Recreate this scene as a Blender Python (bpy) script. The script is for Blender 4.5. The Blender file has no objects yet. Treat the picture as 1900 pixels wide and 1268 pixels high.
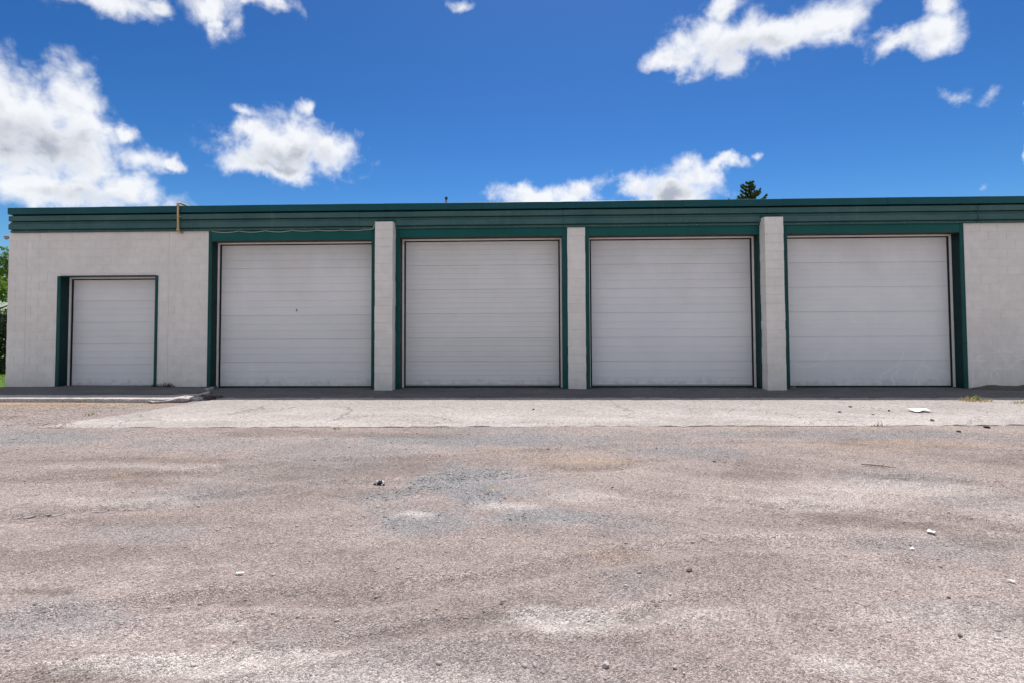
import bpy, bmesh, math, random
import numpy as np
from mathutils import Vector, Matrix, Euler

random.seed(7)
rng = np.random.default_rng(11)
S = bpy.context.scene
COL = S.collection
R = math.radians

# ------------------------------------------------------------------ camera
cam_d = bpy.data.cameras.new('camera')
cam = bpy.data.objects.new('camera', cam_d)
COL.objects.link(cam)
cam.location = (0.0, -12.797, 1.5)
cam.rotation_mode = 'XYZ'
cam.rotation_euler = (Matrix.Rotation(0.03242, 4, 'Z') @ Matrix.Rotation(math.pi/2 + 0.03402, 4, 'X')
                      @ Matrix.Rotation(-0.00439, 4, 'Z')).to_euler('XYZ')
cam_d.sensor_width = 36.0
cam_d.sensor_fit = 'HORIZONTAL'
cam_d.lens = 36.0*1000/1900
cam_d.shift_y = -0.03316
cam_d.clip_start = 0.05
cam_d.clip_end = 4000
S.camera = cam

# ------------------------------------------------------------------ light and exposure
SUN_EL, SUN_AZ = R(67.6), R(9.0)          # azimuth from +Y (behind the building) towards +X
sun_dir = Vector((math.sin(SUN_AZ)*math.cos(SUN_EL), math.cos(SUN_AZ)*math.cos(SUN_EL), math.sin(SUN_EL)))
sl = bpy.data.lights.new('sun', 'SUN')
sl.energy = 4.1
sl.angle = R(0.53)
sl.color = (1.0, 0.955, 0.90)
sun = bpy.data.objects.new('sun', sl)
COL.objects.link(sun)
sun.rotation_euler = sun_dir.to_track_quat('Z', 'Y').to_euler()
sun.location = (0, 20, 40)

S.view_settings.view_transform = 'Standard'
S.view_settings.look = 'None'
S.view_settings.exposure = 0.42
S.view_settings.gamma = 1.0
S.view_settings.use_curve_mapping = False

S.cycles.max_bounces = 6
S.cycles.use_adaptive_sampling = True
S.cycles.adaptive_threshold = 0.02
S.cycles.diffuse_bounces = 3
S.cycles.transmission_bounces = 4
S.cycles.transparent_max_bounces = 6
S.cycles.use_denoising = True

# ------------------------------------------------------------------ node helpers
def N(nt, typ, **kw):
    n = nt.nodes.new(typ)
    for k, v in kw.items():
        setattr(n, k, v)
    return n

def link(nt, a, b):
    nt.links.new(a, b)

def math_n(nt, op, a, b=None, c=None, clamp=False):
    n = nt.nodes.new('ShaderNodeMath'); n.operation = op; n.use_clamp = clamp
    for i, v in enumerate((a, b, c)):
        if v is None: continue
        if isinstance(v, (int, float)): n.inputs[i].default_value = v
        else: nt.links.new(v, n.inputs[i])
    return n.outputs[0]

def vmath(nt, op, a, b=None, c=None, out=0):
    n = nt.nodes.new('ShaderNodeVectorMath'); n.operation = op
    for i, v in enumerate((a, b, c)):
        if v is None: continue
        if isinstance(v, (tuple, list)): n.inputs[i].default_value = v
        else: nt.links.new(v, n.inputs[i])
    return n.outputs[out]

def maprange(nt, v, a, b, c=0.0, d=1.0, smooth=True):
    n = nt.nodes.new('ShaderNodeMapRange')
    n.interpolation_type = 'SMOOTHSTEP' if smooth else 'LINEAR'
    nt.links.new(v, n.inputs[0])
    for i, x in zip((1, 2, 3, 4), (a, b, c, d)): n.inputs[i].default_value = x
    return n.outputs[0]

def mixc(nt, fac, a, b, mode='MIX'):
    n = nt.nodes.new('ShaderNodeMix'); n.data_type = 'RGBA'; n.blend_type = mode
    if isinstance(fac, (int, float)): n.inputs[0].default_value = fac
    else: nt.links.new(fac, n.inputs[0])
    for i, v in ((6, a), (7, b)):
        if isinstance(v, (tuple, list)): n.inputs[i].default_value = (*v[:3], 1)
        else: nt.links.new(v, n.inputs[i])
    return n.outputs[2]

def noise(nt, vec, scale, detail=4, rough=0.55, dist=0.0, out=0):
    n = nt.nodes.new('ShaderNodeTexNoise')
    n.inputs['Scale'].default_value = scale; n.inputs['Detail'].default_value = detail
    n.inputs['Roughness'].default_value = rough; n.inputs['Distortion'].default_value = dist
    if vec is not None: nt.links.new(vec, n.inputs['Vector'])
    return n.outputs[out]

def scaled(nt, vec, s):
    return vmath(nt, 'MULTIPLY', vec, s)

# ------------------------------------------------------------------ world: clear noon sky with fair-weather clouds
def build_world():
    w = bpy.data.worlds.new('World'); S.world = w; w.use_nodes = True
    nt = w.node_tree; nt.nodes.clear()
    # cloud density as a function of (azimuth, elevation) plus 3-D fractal noise
    g = bpy.data.node_groups.new('cloud_field', 'ShaderNodeTree')
    g.interface.new_socket('Vector', in_out='INPUT', socket_type='NodeSocketVector')
    for nm in ('Density', 'Relief', 'Base'):
        g.interface.new_socket(nm, in_out='OUTPUT', socket_type='NodeSocketFloat')
    gi = g.nodes.new('NodeGroupInput'); go = g.nodes.new('NodeGroupOutput')
    d = vmath(g, 'NORMALIZE', gi.outputs[0])
    sep = g.nodes.new('ShaderNodeSeparateXYZ'); g.links.new(d, sep.inputs[0])
    az = math_n(g, 'ARCTAN2', sep.outputs[0], sep.outputs[1])
    el = math_n(g, 'ARCSINE', sep.outputs[2])
    cmb = g.nodes.new('ShaderNodeCombineXYZ')
    g.links.new(az, cmb.inputs[0]); g.links.new(el, cmb.inputs[1])
    # wobble the puff outlines
    wob = noise(g, d, 13.0, 6, 0.60, 0.2, out=1)
    wob = vmath(g, 'SUBTRACT', wob, (0.5, 0.5, 0.5))
    q = vmath(g, 'MULTIPLY_ADD', wob, (0.06, 0.06, 0.0), cmb.outputs[0])
    val = None
    for (a, e, ra, re, wt) in PUFFS:
        t = vmath(g, 'MULTIPLY_ADD', q, (1/ra, 1/re, 0), (-a/ra, -e/re, 0))
        L = vmath(g, 'LENGTH', t, out=1)
        v = math_n(g, 'SUBTRACT', wt, L)
        val = v if val is None else math_n(g, 'SMOOTH_MAX', val, v, 0.25)
    # the rest of the sky: unseen cumulus, made denser to brighten the shaded facade
    n2 = noise(g, scaled(g, d, (1, 1, 2.2)), 2.6, 3, 0.5, 0.2)
    other = math_n(g, 'MULTIPLY_ADD', n2, 4.5, -2.05)
    az_abs = math_n(g, 'ABSOLUTE', math_n(g, 'ADD', az, 0.03))
    m1 = maprange(g, az_abs, 0.80, 0.98)
    m2 = maprange(g, el, 0.60, 0.80)
    msk = math_n(g, 'MAXIMUM', m1, m2)
    other = math_n(g, 'SUBTRACT', other, math_n(g, 'MULTIPLY', math_n(g, 'SUBTRACT', 1.0, msk), 4.0))
    val = math_n(g, 'MAXIMUM', val, other)
    fb = noise(g, d, 24.0, 8, 0.545, 0.2)
    fs = noise(g, vmath(g, 'ADD', d, (0.002, -0.004, 0.016)), 24.0, 3, 0.5, 0.2)
    val = math_n(g, 'MAXIMUM', val, -1.5)
    dens = math_n(g, 'ADD', val, math_n(g, 'MULTIPLY_ADD', fb, 2.3, -1.15))
    # puffs thicker towards the light than here lie in their own shade
    rel = math_n(g, 'SUBTRACT', fs, fb)
    base = None
    for (a, e, ra, re) in BASES:
        t = vmath(g, 'MULTIPLY_ADD', q, (1/ra, 1/re, 0), (-a/ra, -e/re, 0))
        v = math_n(g, 'SUBTRACT', 1.0, vmath(g, 'LENGTH', t, out=1))
        base = v if base is None else math_n(g, 'MAXIMUM', base, v)
    g.links.new(maprange(g, rel, -0.06, 0.16), go.inputs[1])
    g.links.new(maprange(g, base, -0.15, 0.95), go.inputs[2])
    g.links.new(dens, go.inputs[0])

    tc = nt.nodes.new('ShaderNodeTexCoord')
    dirv = tc.outputs['Generated']
    c1 = nt.nodes.new('ShaderNodeGroup'); c1.node_tree = g
    nt.links.new(dirv, c1.inputs[0])
    alpha = maprange(nt, c1.outputs[0], -0.30, 0.74)
    core = maprange(nt, c1.outputs[0], 0.15, 1.25)
    sh = math_n(nt, 'MULTIPLY', core, math_n(nt, 'MULTIPLY_ADD', c1.outputs[1], 0.38, 0.08))
    sh = math_n(nt, 'ADD', sh, math_n(nt, 'MULTIPLY', math_n(nt, 'MULTIPLY', c1.outputs[2], core), 0.95), clamp=True)
    ccol = mixc(nt, sh, (0.93, 0.945, 0.97), (0.42, 0.45, 0.52))
    sky = nt.nodes.new('ShaderNodeTexSky'); sky.sky_type = 'NISHITA'
    sky.sun_disc = False; sky.sun_elevation = SUN_EL; sky.sun_rotation = SUN_AZ
    sky.altitude = 600; sky.air_density = 1.0; sky.dust_density = 1.1; sky.ozone_density = 3.0
    hs = nt.nodes.new('ShaderNodeHueSaturation')
    hs.inputs['Saturation'].default_value = SKY_SAT; hs.inputs['Hue'].default_value = 0.493
    nt.links.new(sky.outputs[0], hs.inputs['Color'])
    b1 = nt.nodes.new('ShaderNodeBackground'); b1.inputs['Strength'].default_value = SKY_STR
    # a little more contrast between the deep upper sky and the pale band over the horizon
    gm = nt.nodes.new('ShaderNodeGamma'); gm.inputs['Gamma'].default_value = 1.6
    nt.links.new(vmath(nt, 'MULTIPLY', hs.outputs[0], (0.167, 0.167, 0.167)), gm.inputs['Color'])
    nt.links.new(vmath(nt, 'MULTIPLY', gm.outputs[0], (6.0, 6.0, 6.0)), b1.inputs['Color'])
    b2 = nt.nodes.new('ShaderNodeBackground'); b2.inputs['Strength'].default_value = CLOUD_STR
    nt.links.new(ccol, b2.inputs['Color'])
    ms = nt.nodes.new('ShaderNodeMixShader')
    nt.links.new(math_n(nt, 'MULTIPLY', alpha, 0.96), ms.inputs[0])
    nt.links.new(b1.outputs[0], ms.inputs[1]); nt.links.new(b2.outputs[0], ms.inputs[2])
    o = nt.nodes.new('ShaderNodeOutputWorld'); nt.links.new(ms.outputs[0], o.inputs[0])
    w.cycles.sampling_method = 'NONE'

SKY_SAT, SKY_STR, CLOUD_STR = 1.25, 0.083, 0.79
# cumulus puffs: azimuth, elevation, half-width, half-height (radians)
PUFFS = [
    (-0.7792,0.2917,0.0809,0.0593,1.00), (-0.7279,0.3113,0.0494,0.0492,1.00), (-0.7119,0.2712,0.0596,0.0501,1.00), (-0.7643,0.2423,0.1131,0.0530,1.00), (-0.7346,0.1965,0.1273,0.0333,1.00),
    (-0.6630,0.2056,0.0464,0.0312,1.00), (-0.6389,0.2517,0.0436,0.0234,1.00), (-0.6039,0.2508,0.0217,0.0100,1.00), (-0.6598,0.2890,0.0167,0.0189,0.80), (-0.8326,0.2346,0.0817,0.0703,1.00),
    (-0.4310,0.2971,0.0973,0.0489,1.00), (-0.4900,0.3200,0.0330,0.0226,1.00), (-0.3757,0.2924,0.0592,0.0458,1.00), (-0.4452,0.2661,0.0928,0.0216,1.00), (-0.3968,0.3615,0.0267,0.0208,0.45),
    (-0.5001,0.3487,0.0369,0.0161,0.70), (-0.7033,0.4603,0.1086,0.0226,1.00), (-0.6161,0.4650,0.0252,0.0154,1.00), (-0.5495,0.4827,0.0392,0.0314,1.00), (-0.5390,0.4621,0.0196,0.0126,1.00),
    (-0.4941,0.5119,0.0629,0.0193,1.00), (0.3560,0.4592,0.0968,0.0453,1.00), (0.2701,0.4465,0.0514,0.0199,1.00), (0.3483,0.5087,0.0369,0.0290,1.00), (0.4402,0.4534,0.0780,0.0330,1.00),
    (0.5144,0.4592,0.0630,0.0384,1.00), (0.5979,0.4050,0.0389,0.0192,1.00), (0.6452,0.4069,0.0303,0.0251,1.00), (0.6486,0.4394,0.0197,0.0212,1.00), (0.0037,0.2378,0.0752,0.0239,1.00),
    (0.0839,0.2409,0.0519,0.0237,1.00), (0.2575,0.2402,0.0849,0.0365,1.00), (0.2945,0.2582,0.0513,0.0313,1.00), (0.2107,0.2490,0.0377,0.0231,1.00), (0.3525,0.2738,0.0364,0.0131,0.85),
    (0.3953,0.2826,0.0187,0.0085,0.60), (0.6654,0.3219,0.0433,0.0262,0.22), (0.6982,0.3071,0.0376,0.0223,0.16), (0.7386,0.2731,0.0078,0.0185,1.00), (0.7396,0.2336,0.0090,0.0223,1.00),
    (0.6938,0.1906,0.0235,0.0200,0.35), (-0.1265,0.5436,0.0380,0.0151,0.40),
]
# shaded undersides
BASES = [
    (-0.7756,0.2506,0.1262,0.0460), (-0.8287,0.2823,0.0337,0.0430), (-0.7042,0.1858,0.0864,0.0151), (-0.4326,0.2779,0.1076,0.0303), (0.3730,0.4393,0.0909,0.0270),
    (0.2575,0.2356,0.0698,0.0242),
]
build_world()

# ------------------------------------------------------------------ materials
MATS = {}
def material(name, rough=0.6, spec=0.4, metallic=0.0):
    m = bpy.data.materials.new(name); m.use_nodes = True
    nt = m.node_tree
    b = nt.nodes['Principled BSDF']
    b.inputs['Roughness'].default_value = rough
    b.inputs['Specular IOR Level'].default_value = spec
    b.inputs['Metallic'].default_value = metallic
    MATS[name] = m
    return m, nt, b

def bump(nt, b, h, strength, dist):
    n = nt.nodes.new('ShaderNodeBump')
    n.inputs['Strength'].default_value = strength; n.inputs['Distance'].default_value = dist
    nt.links.new(h, n.inputs['Height']); nt.links.new(n.outputs[0], b.inputs['Normal'])

def obj_co(nt):
    # world position, so that repeated pieces do not repeat their wear
    return nt.nodes.new('ShaderNodeNewGeometry').outputs['Position']

def simple(name, col, var=0.12, scale=6, rough=0.6, spec=0.35, metallic=0.0, bmp=0.0, bscale=60, bdist=0.004):
    m, nt, b = material(name, rough, spec, metallic)
    co = obj_co(nt)
    n = noise(nt, co, scale, 6, 0.6)
    f = maprange(nt, n, 0.25, 0.75, 1-var, 1+var, False)
    c = mixc(nt, 1.0, col, f, 'MULTIPLY')
    cc = nt.nodes.new('ShaderNodeCombineColor')
    for i in range(3): nt.links.new(f, cc.inputs[i])
    c = mixc(nt, 1.0, col, cc.outputs[0], 'MULTIPLY')
    nt.links.new(c, b.inputs['Base Color'])
    if bmp: bump(nt, b, noise(nt, co, bscale, 5, 0.6), bmp, bdist)
    return m

def gray(nt, f):
    cc = nt.nodes.new('ShaderNodeCombineColor')
    for i in range(3): nt.links.new(f, cc.inputs[i])
    return cc.outputs[0]

# arcs where something was dragged or swung against the paint
def scuffs(nt, co, c, arcs, amt, col):
    wv = vmath(nt, 'SUBTRACT', noise(nt, co, 1.6, 3, 0.5, 0.0, out=1), (0.5, 0.5, 0.5))
    p = vmath(nt, 'MULTIPLY', vmath(nt, 'MULTIPLY_ADD', wv, (0.7, 0.7, 0.7), co), (1, 0, 1))
    m = None
    for (cx, cz, rr_, w_) in arcs:
        L = vmath(nt, 'DISTANCE', p, (cx, 0, cz), out=1)
        e = math_n(nt, 'ABSOLUTE', math_n(nt, 'SUBTRACT', L, rr_))
        v = maprange(nt, e, w_*.3, w_*1.6, 1.0, 0.0)
        m = v if m is None else math_n(nt, 'MAXIMUM', m, v)
    sp = nt.nodes.new('ShaderNodeSeparateXYZ'); nt.links.new(co, sp.inputs[0])
    m = math_n(nt, 'MULTIPLY', m, maprange(nt, sp.outputs[2], 0.75, 1.0, 1.0, 0.0))
    m = math_n(nt, 'MULTIPLY', m, maprange(nt, noise(nt, co, 3.0, 3, 0.6), 0.30, 0.52))
    return mixc(nt, math_n(nt, 'MULTIPLY', m, amt), c, col)

# painted concrete block: chalky off-white paint, touched-up patches, scuffs low down
def mat_block():
    m, nt, b = material('painted_block', 0.75, 0.25)
    co = obj_co(nt)
    big = noise(nt, co, 0.9, 4, 0.6, 0.6)
    mid = noise(nt, co, 5.0, 6, 0.65)
    c = mixc(nt, maprange(nt, big, 0.35, 0.65), (0.735, 0.695, 0.65), (0.79, 0.75, 0.705))
    c = mixc(nt, 1.0, c, gray(nt, maprange(nt, mid, 0.2, 0.8, 0.90, 1.08, False)), 'MULTIPLY')
    # per-block tint
    rnd = nt.nodes.new('ShaderNodeObjectInfo').outputs['Random']
    c = mixc(nt, 1.0, c, gray(nt, maprange(nt, rnd, 0, 1, 0.985, 1.015, False)), 'MULTIPLY')
    # rain streaks: noise stretched vertically
    st = noise(nt, scaled(nt, co, (9, 9, 0.35)), 1.0, 5, 0.6)
    c = mixc(nt, maprange(nt, st, 0.60, 0.80, 0, 0.22), c, (0.40, 0.385, 0.37))
    # splash dirt just above the ground, ragged
    sp = nt.nodes.new('ShaderNodeSeparateXYZ'); nt.links.new(co, sp.inputs[0])
    hgt = math_n(nt, 'ADD', sp.outputs[2], math_n(nt, 'MULTIPLY', noise(nt, co, 3.5, 5, 0.7), 0.7))
    c = mixc(nt, maprange(nt, hgt, 0.30, 0.62, 0.30, 0.0), c, (0.36, 0.335, 0.31))
    c = scuffs(nt, co, c, [(11.35, 1.05, .62, .012), (10.9, 0.1, .75, .016), (11.6, -.5, 1.25, .02), (10.2, 0.0, .62, .012), (12.1, 0.9, .7, .014)], 0.36, (0.95, 0.94, 0.92))
    nt.links.new(c, b.inputs['Base Color'])
    h = math_n(nt, 'ADD', noise(nt, co, 130, 4, 0.7), math_n(nt, 'MULTIPLY', noise(nt, co, 28, 3, 0.5), 0.8))
    bump(nt, b, h, 0.35, 0.004)
    return m
mat_block()
simple('mortar_paint', (0.70, 0.665, 0.625), 0.10, 8, 0.85, 0.2, bmp=0.3)
simple('side_wall_paint', (0.62, 0.60, 0.58), 0.10, 2.5, 0.8, 0.2, bmp=0.3, bscale=14)

def mat_door():
    m, nt, b = material('door_steel', 0.46, 0.4)
    co = obj_co(nt)
    sp = nt.nodes.new('ShaderNodeSeparateXYZ'); nt.links.new(co, sp.inputs[0])
    big = noise(nt, scaled(nt, co, (0.7, 1, 0.9)), 1.3, 5, 0.6, 0.4)
    c = mixc(nt, maprange(nt, big, 0.3, 0.7), (0.74, 0.735, 0.74), (0.79, 0.782, 0.78))
    # warmer, darker tint growing towards the head of each door, broken by noise
    dirt = math_n(nt, 'ADD', math_n(nt, 'MULTIPLY', noise(nt, scaled(nt, co, (0.7, 1, 0.6)), 1.3, 5, 0.6), 1.5), math_n(nt, 'MULTIPLY', sp.outputs[2], 0.42))
    c = mixc(nt, maprange(nt, dirt, 1.6, 2.6, 0, 0.5), c, (0.50, 0.475, 0.43))
    oi = nt.nodes.new('ShaderNodeObjectInfo')
    c = mixc(nt, 1.0, c, gray(nt, maprange(nt, oi.outputs['Random'], 0, 1, 0.965, 1.025, False)), 'MULTIPLY')
    c = mixc(nt, 1.0, c, oi.outputs['Color'], 'MULTIPLY')
    st = noise(nt, scaled(nt, co, (14, 1, 0.5)), 1.0, 5, 0.6)
    c = mixc(nt, maprange(nt, st, 0.60, 0.85, 0, 0.10), c, (0.40, 0.39, 0.38))
    lowd = math_n(nt, 'ADD', sp.outputs[2], math_n(nt, 'MULTIPLY', noise(nt, co, 6, 5, 0.7), 0.55))
    c = mixc(nt, maprange(nt, lowd, 0.28, 0.50, 0.45, 0), c, (0.34, 0.32, 0.30))
    c = scuffs(nt, co, c, [(10.2, 0.05, 1.15, .02), (9.9, -.1, 1.35, .03), (6.6, 1.35, .75, .02), (9.1, -.4, 1.0, .03)], 0.30, (0.93, 0.93, 0.94))
    nt.links.new(c, b.inputs['Base Color'])
    nt.links.new(maprange(nt, big, 0.3, 0.7, 0.40, 0.58, False), b.inputs['Roughness'])
    h = math_n(nt, 'ADD', noise(nt, scaled(nt, co, (1, 1, 1)), 1.6, 3, 0.5), math_n(nt, 'MULTIPLY', noise(nt, co, 170, 3, 0.6), 0.05))
    bump(nt, b, h, 0.25, 0.012)
    return m
mat_door()

def mat_green(name, c0, c1, rough, chalk):
    m, nt, b = material(name, rough, 0.22)
    co = obj_co(nt)
    n1 = noise(nt, scaled(nt, co, (0.5, 1, 1)), 2.2, 5, 0.6, 0.3)
    c = mixc(nt, maprange(nt, n1, 0.3, 0.7), c0, c1)
    st = noise(nt, scaled(nt, co, (7, 2, 0.6)), 1.0, 5, 0.65)
    c = mixc(nt, maprange(nt, st, 0.52, 0.85, 0, chalk), c, (0.20, 0.24, 0.24))
    chip = noise(nt, co, 22, 6, 0.7)
    c = mixc(nt, maprange(nt, chip, 0.735, 0.76, 0, 0.5), c, (0.33, 0.33, 0.31))
    nt.links.new(c, b.inputs['Base Color'])
    bump(nt, b, noise(nt, scaled(nt, co, (0.6, 1, 1)), 4, 4, 0.5), 0.22, 0.012)
    return m
mat_green('green_cap', (0.002, 0.062, 0.072), (0.004, 0.078, 0.088), 0.42, 0.05)
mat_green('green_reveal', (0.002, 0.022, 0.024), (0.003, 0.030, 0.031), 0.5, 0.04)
mat_green('green_siding', (0.036, 0.104, 0.100), (0.060, 0.130, 0.124), 0.55, 0.30)
mat_green('green_trim', (0.002, 0.058, 0.055), (0.004, 0.074, 0.068), 0.45, 0.08)
mat_green('green_header', (0.001, 0.078, 0.070), (0.003, 0.096, 0.086), 0.45, 0.07)
simple('seam_and_cap_shade', (0.010, 0.022, 0.023), 0.1, 8, 0.7)
simple('stop_white', (0.82, 0.79, 0.75), 0.10, 6, 0.6)
simple('seal_black', (0.012, 0.012, 0.013), 0.1, 20, 0.7)
simple('bottom_rubber', (0.014, 0.014, 0.015), 0.2, 20, 0.8)
simple('rusty_lintel', (0.055, 0.044, 0.038), 0.45, 14, 0.8, bmp=0.3)
simple('roof_membrane', (0.20, 0.19, 0.18), 0.15, 2, 0.9)
simple('tan_pipe', (0.55, 0.37, 0.17), 0.16, 14, 0.6)
simple('dark_metal', (0.03, 0.035, 0.045), 0.2, 20, 0.5)
simple('grey_metal', (0.30, 0.31, 0.32), 0.2, 20, 0.5)
simple('cable_white', (0.62, 0.62, 0.60), 0.1, 20, 0.5)
simple('lamp_glass', (0.75, 0.72, 0.55), 0.1, 20, 0.25)
simple('paper', (0.86, 0.86, 0.85), 0.04, 20, 0.8)
simple('black_plastic', (0.012, 0.012, 0.014), 0.2, 40, 0.22, 0.5)
simple('foil', (0.72, 0.72, 0.74), 0.1, 40, 0.3, 0.6)
simple('clod', (0.075, 0.062, 0.055), 0.3, 40, 0.9, 0.2, bmp=0.5, bscale=90)
simple('rock', (0.42, 0.37, 0.35), 0.25, 30, 0.85, 0.2, bmp=0.5, bscale=90)
simple('rock_dark', (0.17, 0.15, 0.145), 0.3, 30, 0.85, 0.2, bmp=0.5, bscale=90)
simple('crust', (0.30, 0.255, 0.24), 0.2, 18, 0.9, 0.2, bmp=0.6, bscale=70, bdist=0.006)
simple('stick', (0.14, 0.11, 0.09), 0.3, 30, 0.9)
simple('bark', (0.10, 0.075, 0.055), 0.3, 12, 0.9, bmp=0.6, bscale=30, bdist=0.02)
simple('soil', (0.11, 0.095, 0.085), 0.35, 14, 0.95, 0.2, bmp=0.8, bscale=45, bdist=0.01)

def mat_leaf(name, c0, c1, trans=0.35):
    m, nt, b = material(name, 0.6, 0.3)
    a = nt.nodes.new('ShaderNodeAttribute'); a.attribute_name = 'tint'
    c = mixc(nt, a.outputs['Fac'], c0, c1)
    nt.links.new(c, b.inputs['Base Color'])
    t = nt.nodes.new('ShaderNodeBsdfTranslucent'); nt.links.new(c, t.inputs['Color'])
    mx = nt.nodes.new('ShaderNodeMixShader'); mx.inputs[0].default_value = trans
    nt.links.new(b.outputs[0], mx.inputs[1]); nt.links.new(t.outputs[0], mx.inputs[2])
    nt.links.new(mx.outputs[0], nt.nodes['Material Output'].inputs[0])
    return m
mat_leaf('leaf_maple', (0.09, 0.17, 0.025), (0.21, 0.32, 0.05), 0.5)
mat_leaf('leaf_cedar', (0.012, 0.030, 0.012), (0.035, 0.065, 0.022), 0.2)
mat_leaf('needle_spruce', (0.018, 0.045, 0.016), (0.14, 0.19, 0.045), 0.3)
mat_leaf('weed_green', (0.10, 0.16, 0.04), (0.22, 0.27, 0.08), 0.35)
mat_leaf('weed_dry', (0.38, 0.29, 0.10), (0.55, 0.46, 0.20), 0.35)
mat_leaf('weed_dark', (0.02, 0.025, 0.015), (0.05, 0.055, 0.03), 0.2)
mat_leaf('grass_blade', (0.11, 0.20, 0.03), (0.22, 0.33, 0.06), 0.4)
simple('lawn_soil', (0.10, 0.17, 0.035), 0.3, 9, 0.9, 0.2, bmp=0.5, bscale=40)

def mat_gravel():
    m, nt, b = material('gravel_lot', 0.92, 0.15)
    co = obj_co(nt)
    a = nt.nodes.new('ShaderNodeAttribute'); a.attribute_name = 'tint'
    base = a.outputs['Color']
    # stones bedded in the dirt, two sizes
    outs = []
    for sc_, lo, hi in ((105.0, 0.52, 1.46), (250.0, 0.62, 1.36)):
        v = nt.nodes.new('ShaderNodeTexVoronoi'); v.inputs['Scale'].default_value = sc_
        nt.links.new(co, v.inputs['Vector'])
        sepc = nt.nodes.new('ShaderNodeSeparateColor'); nt.links.new(v.outputs['Color'], sepc.inputs[0])
        outs.append((v.outputs['Distance'], maprange(nt, sepc.outputs[0], 0, 1, lo, hi, False)))
    rocky = maprange(nt, noise(nt, co, 3.0, 3, 0.6), 0.35, 0.62)
    f = math_n(nt, 'MULTIPLY', outs[0][1], outs[1][1])
    f = math_n(nt, 'ADD', math_n(nt, 'MULTIPLY', f, math_n(nt, 'MULTIPLY_ADD', rocky, 0.15, 0.80)),
               math_n(nt, 'MULTIPLY_ADD', rocky, -0.15, 0.20))
    c = mixc(nt, 1.0, base, gray(nt, f), 'MULTIPLY')
    n1 = noise(nt, co, 1.1, 5, 0.62, 0.6)
    c = mixc(nt, 1.0, c, gray(nt, maprange(nt, n1, 0.28, 0.72, 0.92, 1.08, False)), 'MULTIPLY')
    n2 = noise(nt, co, 11.0, 4, 0.7)
    c = mixc(nt, 1.0, c, gray(nt, maprange(nt, n2, 0.25, 0.75, 0.86, 1.13, False)), 'MULTIPLY')
    # pale grit
    n3 = noise(nt, co, 55.0, 3, 0.6)
    c = mixc(nt, maprange(nt, n3, 0.66, 0.74, 0, 0.38), c, (0.60, 0.555, 0.535))
    nt.links.new(c, b.inputs['Base Color'])
    h = math_n(nt, 'ADD', math_n(nt, 'MULTIPLY', outs[0][0], -1.0), math_n(nt, 'MULTIPLY', outs[1][0], -0.45))
    h = math_n(nt, 'ADD', math_n(nt, 'MULTIPLY', h, math_n(nt, 'MULTIPLY_ADD', rocky, 0.15, 0.7)), math_n(nt, 'MULTIPLY', n2, 0.9))
    bump(nt, b, h, 0.85, 0.014)
    return m
mat_gravel()

def mat_stone():
    m, nt, b = material('gravel_stone', 0.85, 0.2)
    a = nt.nodes.new('ShaderNodeAttribute'); a.attribute_name = 'tint'
    nt.links.new(a.outputs['Color'], b.inputs['Base Color'])
    return m
mat_stone()

def mat_concrete(name, c0, c1, dusty):
    m, nt, b = material(name, 0.9, 0.2)
    co = obj_co(nt)
    sp = nt.nodes.new('ShaderNodeSeparateXYZ'); nt.links.new(co, sp.inputs[0])
    n1 = noise(nt, scaled(nt, co, (0.55, 1.3, 1)), 1.1, 7, 0.65, 0.5)
    c = mixc(nt, maprange(nt, n1, 0.32, 0.68), c0, c1)
    # gravel dust tracked over the half nearest the doors
    dn = math_n(nt, 'ADD', sp.outputs[1], math_n(nt, 'MULTIPLY_ADD', noise(nt, scaled(nt, co, (0.5, 1, 1)), 1.4, 6, 0.65), 2.6, -1.3))
    c = mixc(nt, maprange(nt, dn, -4.0, -2.6, 0, dusty), c, (0.31, 0.28, 0.268))
    v = nt.nodes.new('ShaderNodeTexVoronoi'); v.inputs['Scale'].default_value = 55
    nt.links.new(co, v.inputs['Vector'])
    sc = nt.nodes.new('ShaderNodeSeparateColor'); nt.links.new(v.outputs['Color'], sc.inputs[0])
    c = mixc(nt, 1.0, c, gray(nt, maprange(nt, sc.outputs[0], 0, 1, 0.72, 1.24, False)), 'MULTIPLY')
    n4 = noise(nt, co, 14, 4, 0.7)
    c = mixc(nt, 1.0, c, gray(nt, maprange(nt, n4, 0.25, 0.75, 0.74, 1.22, False)), 'MULTIPLY')
    # hairline cracks
    v2 = nt.nodes.new('ShaderNodeTexVoronoi'); v2.feature = 'DISTANCE_TO_EDGE'; v2.inputs['Scale'].default_value = 0.75
    wv = noise(nt, co, 2.2, 5, 0.6, 0.0, out=1)
    wv = vmath(nt, 'MULTIPLY_ADD', wv, (0.7, 0.7, 0), co)
    nt.links.new(wv, v2.inputs['Vector'])
    cr = maprange(nt, v2.outputs['Distance'], 0.003, 0.010, 1.0, 0.0)
    cr = math_n(nt, 'MULTIPLY', cr, maprange(nt, noise(nt, co, 0.8, 2, 0.5), 0.45, 0.6))
    c = mixc(nt, math_n(nt, 'MULTIPLY', cr, 0.6), c, (0.16, 0.14, 0.13))
    nt.links.new(c, b.inputs['Base Color'])
    h = math_n(nt, 'ADD', n4, math_n(nt, 'MULTIPLY', v.outputs['Distance'], -0.5))
    h = math_n(nt, 'SUBTRACT', h, math_n(nt, 'MULTIPLY', cr, 0.8))
    bump(nt, b, h, 0.9, 0.012)
    return m
mat_concrete('apron_concrete', (0.325, 0.293, 0.278), (0.43, 0.392, 0.374), 0.55)
mat_concrete('pad_concrete', (0.42, 0.39, 0.375), (0.50, 0.465, 0.45), 0.0)
mat_concrete('threshold_asphalt', (0.115, 0.112, 0.114), (0.165, 0.158, 0.156), 0.0)

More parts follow.
